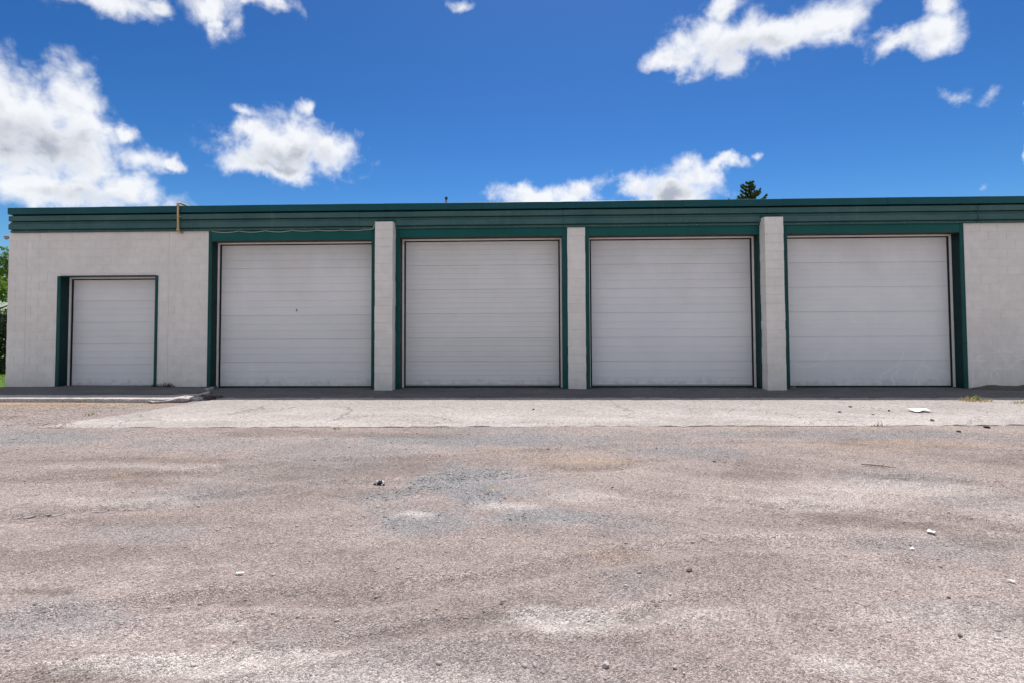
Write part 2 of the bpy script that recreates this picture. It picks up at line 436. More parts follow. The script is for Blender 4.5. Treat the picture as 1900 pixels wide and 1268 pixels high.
# ------------------------------------------------------------------ mesh helpers
def mesh_obj(name, verts, faces, mat, parent=None, smooth=False):
    me = bpy.data.meshes.new(name)
    me.from_pydata(verts, [], faces)
    me.materials.append(MATS[mat])
    if smooth:
        me.polygons.foreach_set('use_smooth', [True]*len(me.polygons))
    o = bpy.data.objects.new(name, me)
    COL.objects.link(o)
    if parent is not None: o.parent = parent
    return o

def share(name, me, parent=None, loc=(0, 0, 0)):
    o = bpy.data.objects.new(name, me); COL.objects.link(o)
    o.location = loc
    if parent is not None: o.parent = parent
    return o

class MB:
    def __init__(s): s.v = []; s.f = []
    def box(s, x0, x1, y0, y1, z0, z1):
        i = len(s.v)
        s.v += [(x0,y0,z0),(x1,y0,z0),(x1,y1,z0),(x0,y1,z0),(x0,y0,z1),(x1,y0,z1),(x1,y1,z1),(x0,y1,z1)]
        s.f += [(i,i+3,i+2,i+1),(i+4,i+5,i+6,i+7),(i,i+1,i+5,i+4),(i+1,i+2,i+6,i+5),(i+2,i+3,i+7,i+6),(i+3,i,i+4,i+7)]
        return s
    def tube(s, pts, r, n=10, cap=True):
        pts = [Vector(p) for p in pts]
        rings = []
        for k, p in enumerate(pts):
            t = (pts[min(k+1, len(pts)-1)] - pts[max(k-1, 0)]).normalized()
            a = t.orthogonal().normalized() if k == 0 else (a - t*a.dot(t)).normalized()
            b2 = t.cross(a)
            rr = r[k] if isinstance(r, (list, tuple)) else r
            i = len(s.v); rings.append(i)
            for j in range(n):
                th = 2*math.pi*j/n
                s.v.append(tuple(p + a*(rr*math.cos(th)) + b2*(rr*math.sin(th))))
        for a0, b0 in zip(rings, rings[1:]):
            for j in range(n):
                s.f.append((a0+j, a0+(j+1)%n, b0+(j+1)%n, b0+j))
        if cap:
            s.f.append(tuple(rings[0]+j for j in reversed(range(n))))
            s.f.append(tuple(rings[-1]+j for j in range(n)))
        return s
    def obj(s, name, mat, parent=None, smooth=False):
        return mesh_obj(name, s.v, s.f, mat, parent, smooth)

def tag(o, label=None, cat=None, group=None, kind=None):
    if label: o['label'] = label
    if cat: o['category'] = cat
    if group: o['group'] = group
    if kind: o['kind'] = kind
    return o

def empty(name, loc=(0, 0, 0)):
    o = bpy.data.objects.new(name, None); COL.objects.link(o); o.location = loc
    o.empty_display_size = 0.2
    return o

# numpy value noise -------------------------------------------------
def vnoise(x, y, seed=0):
    xi = np.floor(x).astype(np.int64); yi = np.floor(y).astype(np.int64)
    xf = x - xi; yf = y - yi
    def h(a, b):
        n = (a*374761393 + b*668265263 + seed*2147483647) & 0xffffffff
        n = ((n ^ (n >> 13))*1274126177) & 0xffffffff
        return ((n ^ (n >> 16)) & 0xffff)/65535.0
    u = xf*xf*(3-2*xf); v = yf*yf*(3-2*yf)
    return (h(xi, yi)*(1-u)+h(xi+1, yi)*u)*(1-v)+(h(xi, yi+1)*(1-u)+h(xi+1, yi+1)*u)*v
def fbm(x, y, oct=5, seed=0, gain=0.5):
    t = np.zeros_like(x, dtype=float); a = 1.0; s = 0
    for k in range(oct):
        t += a*vnoise(x*2**k+17.3*k, y*2**k-9.1*k, seed+k); s += a; a *= gain
    return t/s
def sstep(e0, e1, x):
    t = np.clip((x-e0)/(e1-e0), 0, 1); return t*t*(3-2*t)

# ------------------------------------------------------------------ ground: gravel lot
def blob(x, y, items, wob):
    m = np.zeros_like(x)
    for (cx, cy, rx, ry, s) in items:
        q = np.sqrt(((x-cx)/rx)**2+((y-cy)/ry)**2) + wob
        m = np.maximum(m, s*sstep(1.15, 0.35, q))
    return m
PALE = [(0.20,-9.98,.42,.15,1),(0.75,-9.90,.6,.16,.45),(-1.62,-10.36,.55,.10,.95),(-1.2,-10.30,.35,.08,.7),(-1.54,-10.03,.16,.07,.7),(2.2,-10.3,.8,.5,.55),
        (3.2,-7.7,1.1,.3,.6),(2.36,-8.1,.8,.28,.6),(-0.94,-8.41,.3,.14,.8),(-0.15,-8.2,.35,.16,.7),(1.37,-10.31,.3,.10,.75),(4.2,-8.4,.8,.4,.5),
        (1.96,-9.94,.5,.16,.4),(-2.1,-10.2,.4,.1,.4),(-0.7,-10.45,.7,.12,.5),(0.5,-8.0,.5,.2,.45),(-4.2,-7.0,1.2,.2,.35),(-3.7,-8.12,.9,.16,.45)]
BLUE = [(-0.65,-7.6,.95,.75,1),(-0.9,-8.5,.75,.40,.9),(0.05,-8.5,.75,.40,.9),(-0.72,-5.6,3.0,.55,.95),(-4.3,-5.8,1.5,.5,.6),(-6.6,-5.6,1.5,.6,.8),(0.7,-8.65,.6,.25,.5),
        (-3.0,-7.9,.9,.35,.6),(1.9,-6.3,.9,.35,.7),(3.5,-7.4,.8,.3,.5),(2.8,-9.0,.7,.25,.5),(-2.5,-10.05,.5,.3,.6),(-2.9,-8.85,.8,.25,.5),(4.2,-5.2,4.5,.25,.7),
        (2.4,-9.9,.6,.2,.35),(-7.6,-2.9,.7,.25,.8),(-2.3,-6.1,1.4,.4,.5)]
OCHRE = [(0.62,-6.75,.75,.28,.8),(5.06,-5.7,1.0,.22,.8),(4.1,-5.9,1.2,.3,.5),(-10.6,-2.32,.8,.34,2.2),(-9.1,-2.35,1.0,.34,2.2),(-8.0,-2.45,.9,.34,2.0),(-9.0,-2.8,2.2,.5,.8),(-0.32,-7.74,.10,.07,.9),
         (-0.95,-7.85,.16,.06,.7),(9.2,-2.5,1.2,.4,.9),(-2.74,-6.66,.16,.06,.6),(-4.2,-7.35,.2,.05,.6),(-0.3,-6.3,.5,.15,.35),(4.9,-6.9,.25,.07,.7),(0.6,-9.2,.3,.1,.3)]
DARK = [(0.56,-6.95,.8,.2,.6),(2.45,-8.5,.5,.16,.8),(2.85,-8.65,.5,.16,.7),(-2.78,-9.73,.22,.05,.9),(-1.64,-9.78,.16,.08,.7),(-4.3,-6.8,2.0,.25,.5),(2.36,-7.25,.6,.25,.6),
        (-0.67,-9.14,.5,.14,.45),(-3.0,-8.6,1.4,.16,.45),(-2.2,-7.8,1.2,.2,.4),(3.06,-8.95,.3,.2,.6),(-1.98,-10.43,.28,.06,.9),(1.6,-8.6,.9,.2,.35),(0.9,-9.3,1.2,.3,.35),
        (-2.0,-9.2,.9,.25,.35),(4.4,-7.8,1.0,.25,.4)]
RUTS = [((-7.5,-8.1),(3.0,-5.6),.22,.016),((-7.0,-9.3),(2.0,-6.6),.22,.015),((-4.0,-10.2),(3.0,-8.8),.2,.014),((6.0,-9.8),(0.5,-7.6),.2,.016),((7.5,-9.0),(1.5,-6.4),.22,.016),((-2.6,-10.5),(1.2,-9.6),.15,.012)]
def rut_coords(x, y):
    for (a, b, wd, dp) in RUTS:
        ax, ay = a; bx, by = b; L = math.hypot(bx-ax, by-ay); ux, uy = (bx-ax)/L, (by-ay)/L
        t = (x-ax)*ux+(y-ay)*uy; dd = -(x-ax)*uy+(y-ay)*ux + (fbm(t*0.6, t*0+3, 3, 9)-0.5)*0.5
        yield t, dd, sstep(-.5, .8, t)*sstep(L+.5, L-.8, t), wd, dp
BASE = np.array((0.345, 0.285, 0.264))
def ground_tint(x, y):
    w = (fbm(x*2.2, y*4.5, 5, 40)-0.5)*1.2 + (fbm(x*11, y*16, 3, 47)-0.5)*0.5
    c = np.repeat(BASE[None, :], len(x), 0)
    big = fbm(x*0.45, y*0.9, 4, 90)[:, None]
    c = c*(0.88+0.24*big)
    # wheel-swept streaks
    sx_ = x*.93+y*.36; sy_ = -x*.36+y*.93
    stk = fbm(sx_*0.7, sy_*4.2, 5, 151); stk2 = fbm((x*.9-y*.44)*0.8, (x*.44+y*.9)*4.0, 5, 171)
    mx_ = sstep(-1.0, 2.0, x)
    stk = (stk*(1-mx_)+stk2*mx_)[:, None]
    c = c*(0.90+0.20*np.clip((stk-.5)*1.5+.5, 0, 1))
    def lay(c, m, col): return c*(1-m[:, None])+np.array(col)[None, :]*m[:, None]
    bl = np.maximum(blob(x, y, BLUE, w), 0.45*sstep(0.56, 0.70, fbm(x*0.5+3, y*1.0, 5, 61)))
    c = lay(c, bl*0.92, (0.272, 0.266, 0.272))
    dk = np.maximum(blob(x, y, DARK, w), 0.55*sstep(0.58, 0.74, fbm(x*0.55, y*1.5+8, 5, 71)))
    c = lay(c, dk*0.85, (0.195, 0.155, 0.136))
    pl = np.maximum(blob(x, y, PALE, w), 0.12*sstep(0.60, 0.78, fbm(x*0.8+31, y*1.8, 5, 81)))
    c = lay(c, pl*0.85, (0.54, 0.488, 0.458))
    # packed wheel paths with worn tread prints
    for t, dd, fade, wd, dp in rut_coords(x, y):
        k = fade*sstep(wd*.62, wd*.42, np.abs(dd))*sstep(.38, .58, fbm(t*1.3, dd*2, 3, 301))
        tread = .5+.5*np.sign(np.sin(t*42+np.abs(dd)*40))
        c = c*(1-(k*(.05+.10*tread))[:, None])
        e = fade*np.exp(-((np.abs(dd)-wd*.70)/.035)**2)
        c = c*(1+.10*e[:, None])
    oc = blob(x, y, OCHRE, w)
    oc = oc*np.clip(0.1+1.5*fbm(x*3.5, y*9, 4, 191)-0.3, 0, 1)
    c = lay(c, np.clip(oc, 0, 1)*0.65, (0.44, 0.305, 0.19))
    return c, bl, pl

def ground_h(x, y):
    h = (fbm(x*0.35, y*0.35, 4, 5)-0.5)*0.055
    h += (fbm(x*1.6, y*2.2, 4, 15)-0.5)*0.015
    h += (fbm(x*9, y*9, 4, 25)-0.5)*0.020
    # tyre tracks
    for t, dd, fade, wd, dp in rut_coords(x, y):
        h += fade*dp*(np.exp(-((np.abs(dd)-wd*.8)/(.07))**2)*0.9-np.exp(-(dd/(wd*.55))**2))
        h += fade*0.004*np.exp(-(dd/(wd*.6))**2)*np.sin(t*60)
    near = sstep(-2.2, -3.2, y)
    h = h*(0.35+0.65*near)
    # level with the slabs at the doors; the lot lies a little under the apron lip
    h = h - 0.012
    yb = -4.92+(x+7.35)*.0233; xb = -7.35+(y+4.92)*.303
    slab = sstep(yb-.05, yb+.10, y)*sstep(xb-.10, xb+.10, x)
    lip = sstep(yb-.7, yb-.03, y)*(1-slab)
    h = h*(1-.7*lip)+lip*(0.004+0.020*fbm(x*1.7, y*1.7, 4, 211))
    h = h*(1-slab) - 0.030*slab
    h = np.where(y > -2.6, np.minimum(h, -0.012), h)
    return h

def axis(segs):
    out = [segs[0][0]]
    for a, b, st in segs:
        n = max(1, int(round((b-a)/st))); out += list(np.linspace(a, b, n+1)[1:])
    return np.array(out)

def build_ground():
    xs = axis([(-420,-60,60),(-60,-16,4),(-16,-8,.2),(-8,-4,.06),(-4,4,.026),(4,8,.06),(8,16,.2),(16,60,4),(60,420,60)])
    ys = axis([(-300,-60,60),(-60,-16,4),(-16,-11.3,.3),(-11.3,-8.2,.022),(-8.2,-4.6,.04),(-4.6,-1.6,.10),(-1.6,4,.8),(4,60,8),(60,900,105)])
    X, Y = np.meshgrid(xs, ys); x = X.ravel(); y = Y.ravel()
    z = ground_h(x, y)
    far = sstep(12, 30, np.maximum(np.abs(x), np.abs(y+6)))
    z = z*(1-far) - 0.03*far
    nx, ny = len(xs), len(ys)
    i = (np.arange(ny-1)[:, None]*nx + np.arange(nx-1)[None, :]).ravel()
    faces = np.stack([i, i+1, i+nx+1, i+nx], 1)
    me = bpy.data.meshes.new('ground')
    me.vertices.add(len(x)); me.vertices.foreach_set('co', np.stack([x, y, z], 1).ravel())
    me.loops.add(faces.size); me.loops.foreach_set('vertex_index', faces.ravel())
    me.polygons.add(len(faces))
    me.polygons.foreach_set('loop_start', np.arange(0, faces.size, 4))
    me.polygons.foreach_set('use_smooth', np.ones(len(faces), bool))
    me.update(calc_edges=True)
    c, _, _ = ground_tint(x, y)
    at = me.color_attributes.new('tint', 'FLOAT_COLOR', 'POINT')
    at.data.foreach_set('color', np.concatenate([c, np.ones((len(c), 1))], 1).ravel())
    me.materials.append(MATS['gravel_lot'])
    o = bpy.data.objects.new('ground', me); COL.objects.link(o)
    tag(o, 'dusty brown and grey gravel lot with tyre tracks', None, None, 'structure')
    print('ground tris', len(faces)*2)
build_ground()

# ------------------------------------------------------------------ slabs
def slab(name, outline, ztop, zbot, mat, step=0.09, amp=0.006, label=None):
    """closed slab from an outline (list of x,y), ragged edge, slightly uneven top"""
    pts = []
    n = len(outline)
    for k in range(n):
        a = Vector(outline[k]); b = Vector(outline[(k+1) % n]); L = (b-a).length
        m = max(1, int(L/step)); nrm = Vector((-(b-a).y, (b-a).x)).normalized()
        for j in range(m):
            p = a.lerp(b, j/m)
            q = p + nrm*(random.uniform(-1, 1)*RAG)
            pts.append((q.x, q.y))
    N_ = len(pts)
    bm = bmesh.new()
    top = [bm.verts.new((x, y, ztop + (random.uniform(-1, .3)*amp))) for x, y in pts]
    bot = [bm.verts.new((x, y, zbot)) for x, y in pts]
    for k in range(N_):
        bm.faces.new((top[k], top[(k+1) % N_], bot[(k+1) % N_], bot[k]))
    f = bm.faces.new(top)
    bmesh.ops.triangulate(bm, faces=[f])
    bmesh.ops.recalc_face_normals(bm, faces=bm.faces)
    me = bpy.data.meshes.new(name); bm.to_mesh(me); bm.free()
    me.materials.append(MATS[mat])
    o = bpy.data.objects.new(name, me); COL.objects.link(o)
    tag(o, label, None, None, 'structure')
    return o
RAG = 0.05
slab('apron', [(-7.35,-4.92), (-3.0,-4.83), (2.0,-4.71), (7.2,-4.58), (14.3,-4.42), (14.3,-1.62), (-6.35,-1.62), (-6.55,-2.1), (-6.75,-3.0), (-7.0,-3.9)],
     0.014, -0.08, 'apron_concrete', label='long pale concrete apron in front of the garage doors')
RAG = 0.006
slab('threshold_strip', [(-6.45,-1.60), (14.3,-1.60), (14.3,0.42), (-7.9,0.42), (-7.9,-0.1), (-6.7,-1.2)], 0.010, -0.08, 'threshold_asphalt', label='dark strip of asphalt along the foot of the doors')
RAG = 0.014
slab('concrete_pad', [(-14.3,-2.12), (-9.5,-2.10), (-7.9,-2.16), (-7.35,-2.22), (-7.05,-1.9), (-6.95,-1.5), (-7.1,-1.0), (-7.5,-0.5), (-7.6,0.0), (-12.79,0.0), (-12.9,-0.35), (-14.3,-0.5)],
     0.062, -0.08, 'pad_concrete', label='raised concrete pad in front of the small door')

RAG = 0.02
slab('pad_shade_strip', [(-14.3,-0.52), (-13.6,-1.15), (-12.6,-1.48), (-9.5,-1.52), (-7.6,-1.50), (-7.16,-1.3), (-7.2,-0.9), (-7.62,-0.4), (-7.7,0.42), (-12.78,0.42), (-12.80,-0.06), (-13.2,-0.40)], 0.070, 0.02, 'threshold_asphalt', label='dark strip standing in for shade at the foot of the small door')  # thin dark sheet on the pad, painting in the building's shade

# ------------------------------------------------------------------ the building
B = empty('garage_building', (0, 0, 0))
tag(B, 'long low white block garage with green metal fascia and five overhead doors', 'garage')
XL, XR = -12.80, 14.2
WZ = 3.848                 # top of block wall
ROOF = 4.435
NC = 19; CH = WZ/NC        # courses
DEPTH = 0.28               # reveal
YB = 16.0

DOORS = [                  # opening x0, x1, head z
    (-11.46, -9.09, 2.755),
    (-7.70, -3.785, 3.585),
    (-3.10, 0.785, 3.628),
    (1.42, 5.38, 3.625),
    (6.05, 9.995, 3.625)]

block_cache = {}
def block_mesh(L, Hb, D):
    key = (round(L, 3), round(Hb, 3), round(D, 3))
    if key in block_cache: return block_cache[key]
    x, z, e = L/2, Hb/2, 0.0025
    # front face with a small bevel, origin at front centre
    v = [(-x+e,0,-z+e),(x-e,0,-z+e),(x-e,0,z-e),(-x+e,0,z-e),
         (-x,e,-z),(x,e,-z),(x,e,z),(-x,e,z), (-x,D,-z),(x,D,-z),(x,D,z),(-x,D,z)]
    f = [(0,1,2,3),(4,5,1,0),(5,6,2,1),(6,7,3,2),(7,4,0,3),(8,9,5,4),(9,10,6,5),(10,11,7,6),(11,8,4,7)]
    me = bpy.data.meshes.new('block'); me.from_pydata(v, [], f); me.materials.append(MATS['painted_block'])
    block_cache[key] = me
    return me

JT = 0.006
CONTROL = (-12.335, -8.76)   # vertical control joints
def lay_blocks(parent, x0, x1, z0, z1, yfront, course0=0, holes=(), D=0.05, phase=0.0):
    """running bond between x0..x1; course height fixed; pieces cut at edges and openings"""
    k = 0
    nrow = int(round((z1-z0)/CH))
    ch = (z1-z0)/nrow
    for r in range(nrow):
        za = z0+r*ch; zb = za+ch
        spans = [(x0, x1)]
        for (ha, hb, hz) in holes:
            if za + ch*0.5 < hz:
                ns = []
                for (a, b) in spans:
                    if hb <= a or ha >= b: ns.append((a, b)); continue
                    if ha > a: ns.append((a, ha))
                    if hb < b: ns.append((hb, b))
                spans = ns
        off = 0.2 if (r+course0) % 2 else 0.0
        for (a, b) in spans:
            cuts = [a]
            g = math.floor((a-off-phase)/0.4)*0.4+off+phase
            while g < b-0.04:
                if g > a+0.04: cuts.append(g)
                g += 0.4
            cuts.append(b)
            for cj in CONTROL:
                if a < cj < b:
                    cuts = sorted([q for q in cuts if abs(q-cj) > .07 or q in (a, b)]+[cj])
            jt = random.choice((.002, .003, .004, .006))
            for c0, c1 in zip(cuts, cuts[1:]):
                gap = .010 if any(abs(c1-cj) < 1e-6 or abs(c0-cj) < 1e-6 for cj in CONTROL) else .0012
                me = block_mesh(c1-c0-gap, ch-jt, D)
                o = share('block', me, parent, ((c0+c1)/2, yfront+random.uniform(-.0006, .0006), (za+zb)/2))
                o.rotation_euler = (random.uniform(-.002, .002), 0, random.uniform(-.001, .001))
                k += 1
    return k

# wall cores (mortar plane, just behind the faces of the blocks)
d0 = DOORS[0]
core = MB()
yc = 0.0045
core.box(XL+.004, d0[0]-.01, yc, .30, 0, WZ-.002); core.box(d0[1]+.01, -7.70-.01, yc, .30, 0, WZ-.002)
core.box(d0[0]-.01, d0[1]+.01, yc, .30, d0[2]+.02, WZ-.002)
wl = core.obj('wall', 'mortar_paint', B)
nb = lay_blocks(wl, XL, -7.775, 0.0, WZ, 0.0, holes=[(d0[0]-.03, d0[1]+.03, d0[2]+.02)], phase=0.0)
wr = MB().box(9.995+.01, XR-.004, yc, .30, 0, WZ-.002).obj('wall', 'mortar_paint', B)
nb += lay_blocks(wr, 10.08, XR, 0.0, WZ, 0.0, phase=0.06)

# pillars: two stand proud of the fascia, one is flush with the wall
def pillar(x0, x1, yf, ztop, phase):
    c = MB().box(x0+.006, x1-.006, yf+.006, .30, -0.02, ztop-.006).obj('pillar', 'mortar_paint', B)
    nrow = int(round(ztop/0.2026)); ch = ztop/nrow; n = 0
    dpt = max(.05, -yf+.02)
    for r in range(nrow):
        za = r*ch
        me = block_mesh(x1-x0, ch-JT, dpt)
        o = share('block', me, c, ((x0+x1)/2+random.uniform(-.004, .004), yf+random.uniform(-.004, .003), za+ch/2)); n += 1
        o.rotation_euler = (random.uniform(-.006, .006), 0, random.uniform(-.008, .008))
    return c, n
pA, n = pillar(-3.623, -3.203, -.30, 3.97, 0); nb += n
pB, n = pillar(0.905, 1.327, -.022, WZ-.01, 0); nb += n
pC, n = pillar(5.413, 5.835, -.30, 3.985, 0); nb += n
print('blocks', nb)
for (x0, x1, zt) in ((-3.623, -3.203, 3.97), (5.413, 5.835, 3.985)):
    MB().box(x0+.01, x1-.01, -.10, -.02, zt, zt+.012).box(x0-.02, x1+.02, -.127, -.10, zt+.004, zt+.075).obj('pillar_top_piece', 'green_trim', B)  # small dark green piece at the top of each tall pillar

# other walls and roof
MB().box(XL+.002, XL+.30, .302, YB, 0, WZ-.004).obj('side_wall', 'side_wall_paint', B)
MB().box(XR-.30, XR-.002, .302, YB, 0, WZ-.004).obj('side_wall', 'side_wall_paint', B)
MB().box(XL+.304, XR-.304, YB-.3, YB-.002, 0, WZ-.004).obj('back_wall', 'side_wall_paint', B)
MB().box(XL+.06, XR-.06, .06, YB, 4.02, 4.18).obj('roof', 'roof_membrane', B)
MB().box(XL+.02, XR-.02, .02, .20, WZ+.002, ROOF-.03).box(XL+.02, XL+.20, .202, YB, WZ+.002, ROOF-.03).box(XR-.20, XR-.02, .202, YB, WZ+.002, ROOF-.03).obj('parapet', 'side_wall_paint', B)
# dark bay behind the doors so that no light leaks
MB().box(XL+.31, XR-.31, .50, .56, 0, 4.0).obj('inner_lining', 'dark_metal', B)

# fascia: ribbed metal siding panels, wrapped round the left corner, with a flat cap strip above
SID = [(.035,3.838),(.055,3.838),(.055,3.882),(.015,3.884),(.015,3.904),(.105,3.912),(.105,4.034),(.062,4.052),(.062,4.090),(.015,4.092),(.015,4.110),(.105,4.118),(.105,4.236),(.030,4.242),(.012,4.242)]
CAPP = [(.012,4.286),(.012,4.276),(.132,4.276),(.136,4.430),(.128,4.437),(-.16,4.443),(-.16,4.40)]
def sweep(name, prof, xa, xb, mat, parent, dz=0.0, corner=False, dp=0.0):
    v = []; f = []
    m = len(prof)
    if corner:
        rows = [lambda p, z: (XL-p, YB, z), lambda p, z: (XL-p, -p, z), lambda p, z: (xb, -p, z)]
    else:
        rows = [lambda p, z: (xa, -p, z), lambda p, z: (xb, -p, z)]
    n = 1 if corner else max(1, int((xb-xa)/0.6))
    if not corner:
        rows = [(lambda p, z, X=xa+(xb-xa)*k/n: (X, -p, z)) for k in range(n+1)]
    for k, rw in enumerate(rows):
        wz = random.uniform(-.0025, .0025); wp = random.uniform(-.003, .003)
        for (p, z) in prof: v.append(rw(p+dp+wp, z+dz+wz))
    for k in range(len(rows)-1):
        for j in range(m-1):
            a = k*m+j
            f.append((a, a+m, a+m+1, a+1))
    o = mesh_obj(name, v, f, mat, parent)
    return o
XF = -12.725
fas = MB().box(XF+.01, XR, -.010, .018, 3.84, 4.30).obj('fascia', 'seam_and_cap_shade', B)  # dark backing shows in panel seams and paints the cap's overhang shadow
seams = [-8.66, -4.05, 0.81, 5.56, 10.35]
xs_ = [XF]+seams+[XR]
for k in range(len(xs_)-1):
    sweep('siding_panel', SID, xs_[k]+.004, xs_[k+1]-.004, 'green_siding', fas, dp=(.003 if k % 2 else 0))
cseams = [-10.4, -8.1, -5.85, -3.45, -1.1, 0.80, 3.60, 5.9, 8.30, 10.62]
xs_ = [XF]+cseams+[XR]
for k in range(len(xs_)-1):
    sweep('cap_panel', CAPP, xs_[k]+.002, xs_[k+1]-.002, 'green_cap', fas, dp=(.003 if k % 2 else 0))
# screws under the lower rib
for k in range(44):
    x = XL+.5+k*.6+random.uniform(-.05, .05)
    if x > XR-.3: break
    MB().tube([(x, -.066, 3.865), (x, -.072, 3.865)], .009, 6).obj('screw', 'grey_metal', fas)

# ---- door surrounds and doors
door_kinds = [
    dict(n=5, ribs=(.34, .62)),
    dict(n=6, ribs=(.34, .62)),
    dict(n=6, ribs=(.22, .44, .66, .86)),
    dict(n=6, ribs=(.34, .62)),
    dict(n=6, ribs=(.3, .5, .7))]
DL = ['low white sectional door at the left end', 'white sectional door with a small lock', 'dingy white sectional door between the two left pillars',
      'white sectional door between the middle and right pillars', 'smooth white sectional door at the right end']
def section_mesh(Wd, Hs, ribs, deep):
    """one door section: tongue at the foot, shallow pressed grooves"""
    pr = [(0.006, 0.0), (0.000, 0.0025)]
    for r in ribs:
        z = r*Hs
        pr += [(0.0, z-.007), (deep, z-.004), (deep, z+.003), (0.0, z+.005)]
    pr += [(0.0, Hs-.030), (-.003, Hs-.026), (-.003, Hs-.004), (0.006, Hs-.001)]
    v = []; f = []
    nx = 6
    for k in range(nx+1):
        X = Wd*k/nx
        wv = random.uniform(-.0012, .0012)
        for (y, z) in pr: v.append((X, y+wv, z))
    m = len(pr)
    for k in range(nx):
        for j in range(m-1):
            a = k*m+j; f.append((a, a+m, a+m+1, a+1))
    i = len(v)
    v += [(0,.04,0),(0,.04,Hs-.002),(Wd,.04,0),(Wd,.04,Hs-.002)]
    f.append(tuple([i, i+1]+[m-1-j for j in range(m)])); f.append(tuple([i+3, i+2]+[nx*m+j for j in range(m)]))
    me = bpy.data.meshes.new('door_section'); me.from_pydata(v, [], f); me.materials.append(MATS['door_steel'])
    return me

for di, (x0, x1, hz) in enumerate(DOORS):
    small = di == 0
    zt = hz - 0.030                 # top of the door leaf seen below the stop
    yd = DEPTH
    ox0 = {0: -11.54, 1: -7.778, 2: -3.27, 3: 1.332, 4: 5.80}[di]
    ox1 = {0: -9.022, 1: -3.60, 2: 0.900, 3: 5.47, 4: 10.085}[di]
    ztrim = hz if small else WZ-.002
    zj = ztrim+(.012 if small else 0)
    for (ja, jb, ra, rb) in ((ox0, x0, x0-.012, x0-.001), (x1, ox1, x1+.001, x1+.012)):
        jm = MB().box(ja, jb, -.014, .010, 0.012, zj).obj('door_jamb', 'green_trim', B)
        MB().box(ra, rb, .0105, yd+.05, 0.012, zj).obj('reveal', 'green_reveal', jm)
    if small:
        MB().box(x0-.002, x1+.002, -.010, yd+.05, hz, hz+.022).obj('lintel', 'green_trim', B)
    else:
        MB().box(x0+.001, x1-.001, -.010, .012, hz+.012, WZ-.004).obj('header', 'green_header', B)
        MB().box(x0+.001, x1-.001, -.016, yd+.05, hz, hz+.010).obj('lintel', 'rusty_lintel', B)
        MB().box(x0+.001, x1-.001, .014, yd+.05, hz+.012, WZ-.004).obj('lintel_block', 'mortar_paint', B)
    # white stops and black seals
    st = MB()
    st.box(x0+.0005, x0+.040, yd-.035, yd+.012, 0.02, hz-.001); st.box(x1-.040, x1-.0005, yd-.035, yd+.012, 0.02, hz-.001)
    st.box(x0+.040, x1-.040, yd-.035, yd+.012, hz-.036, hz-.001)
    st.obj('door_stop', 'stop_white', B)
    se = MB()
    se.box(x0+.0402, x0+.078, yd-.006, yd+.010, 0.02, hz-.0362); se.box(x1-.078, x1-.0402, yd-.006, yd+.010, 0.02, hz-.0362)
    se.box(x0+.078, x1-.078, yd-.006, yd+.010, hz-.064, hz-.0362)
    # leaf
    kd = door_kinds[di]
    leaf = MB().box(x0+.03, x1-.03, yd+.062, yd+.072, 0.02, hz-.02).obj('garage_door', 'dark_metal', B)
    leaf['label'] = DL[di]
    se_o = se.obj('weather_seal', 'seal_black', leaf)
    n = kd['n']; zb = 0.045; Hs = (hz-.05-zb)/n
    for k in range(n):
        me = section_mesh(x1-x0-.10, Hs-.001, kd['ribs'], .004 if di == 4 else .008)
        s_ = share('door_section', me, leaf, (x0+.05, yd+.014+random.uniform(-.001, .001), zb+k*Hs))
        s_.color = ((1, 1, 1, 1), (1, .995, .985, 1), (.955, .945, .925, 1), (.99, .99, 1, 1), (1, 1, 1, 1))[di]
    MB().box(x0+.05, x1-.05, yd+.018, yd+.05, 0.012, 0.0445).obj('bottom_seal', 'bottom_rubber', leaf)
    if di in (2, 3):
        MB().box(x0+.06, x1-.06, yd+.002, yd+.012, 0.046, 0.078).obj('bottom_rail', 'grey_metal', leaf)
    if di == 1:
        MB().tube([(-5.727, yd+.012, 1.905), (-5.727, yd-.004, 1.905)], .013, 12).box(-5.732, -5.722, yd-.010, yd-.003, 1.885, 1.945).obj('lock', 'dark_metal', leaf)

# pale strip of loose flashing over the right jamb
MB().box(9.62, 10.06, -.028, -.016, 3.842, 3.854).obj('flashing_strip', 'cable_white', B)
# joint of the right jamb trim
MB().box(9.993, 10.087, -.019, -.0145, 1.052, 1.066).obj('trim_joint', 'seal_black', B)

# ------------------------------------------------------------------ things fixed to the building
o = MB().tube([(-8.44,-.02,3.80),(-8.44,-.10,3.80),(-8.44,-.15,3.815),(-8.442,-.165,3.86),(-8.447,-.168,4.2),(-8.45,-.168,4.44),(-8.45,-.162,4.492),(-8.45,-.13,4.512),(-8.46,0.0,4.512),(-8.47,1.6,4.50)], .024, 12).obj('gas_pipe', 'tan_pipe', None, True)
tag(o, 'tan gas pipe climbing the green fascia and bending over the roof edge', 'pipe')
for (p, r_) in (((-8.45,-.168,4.46), .034), ((-8.442,-.166,3.86), .034)):
    c = MB().tube([(p[0], p[1], p[2]-.035), (p[0], p[1], p[2]+.03)], r_, 12).obj('coupling', 'tan_pipe', o)
MB().box(-8.49, -8.40, -.15, -.106, 4.16, 4.185).obj('pipe_strap', 'grey_metal', o)

vp = MB().tube([(-2.45,3,4.17),(-2.45,3,5.30)], .028, 12).obj('roof_vent', 'dark_metal', None, True)
tag(vp, 'thin dark vent pipe standing on the roof', 'vent pipe')
MB().tube([(-2.45,3,5.27),(-2.45,3,5.33)], .042, 12).obj('vent_cap', 'dark_metal', vp)

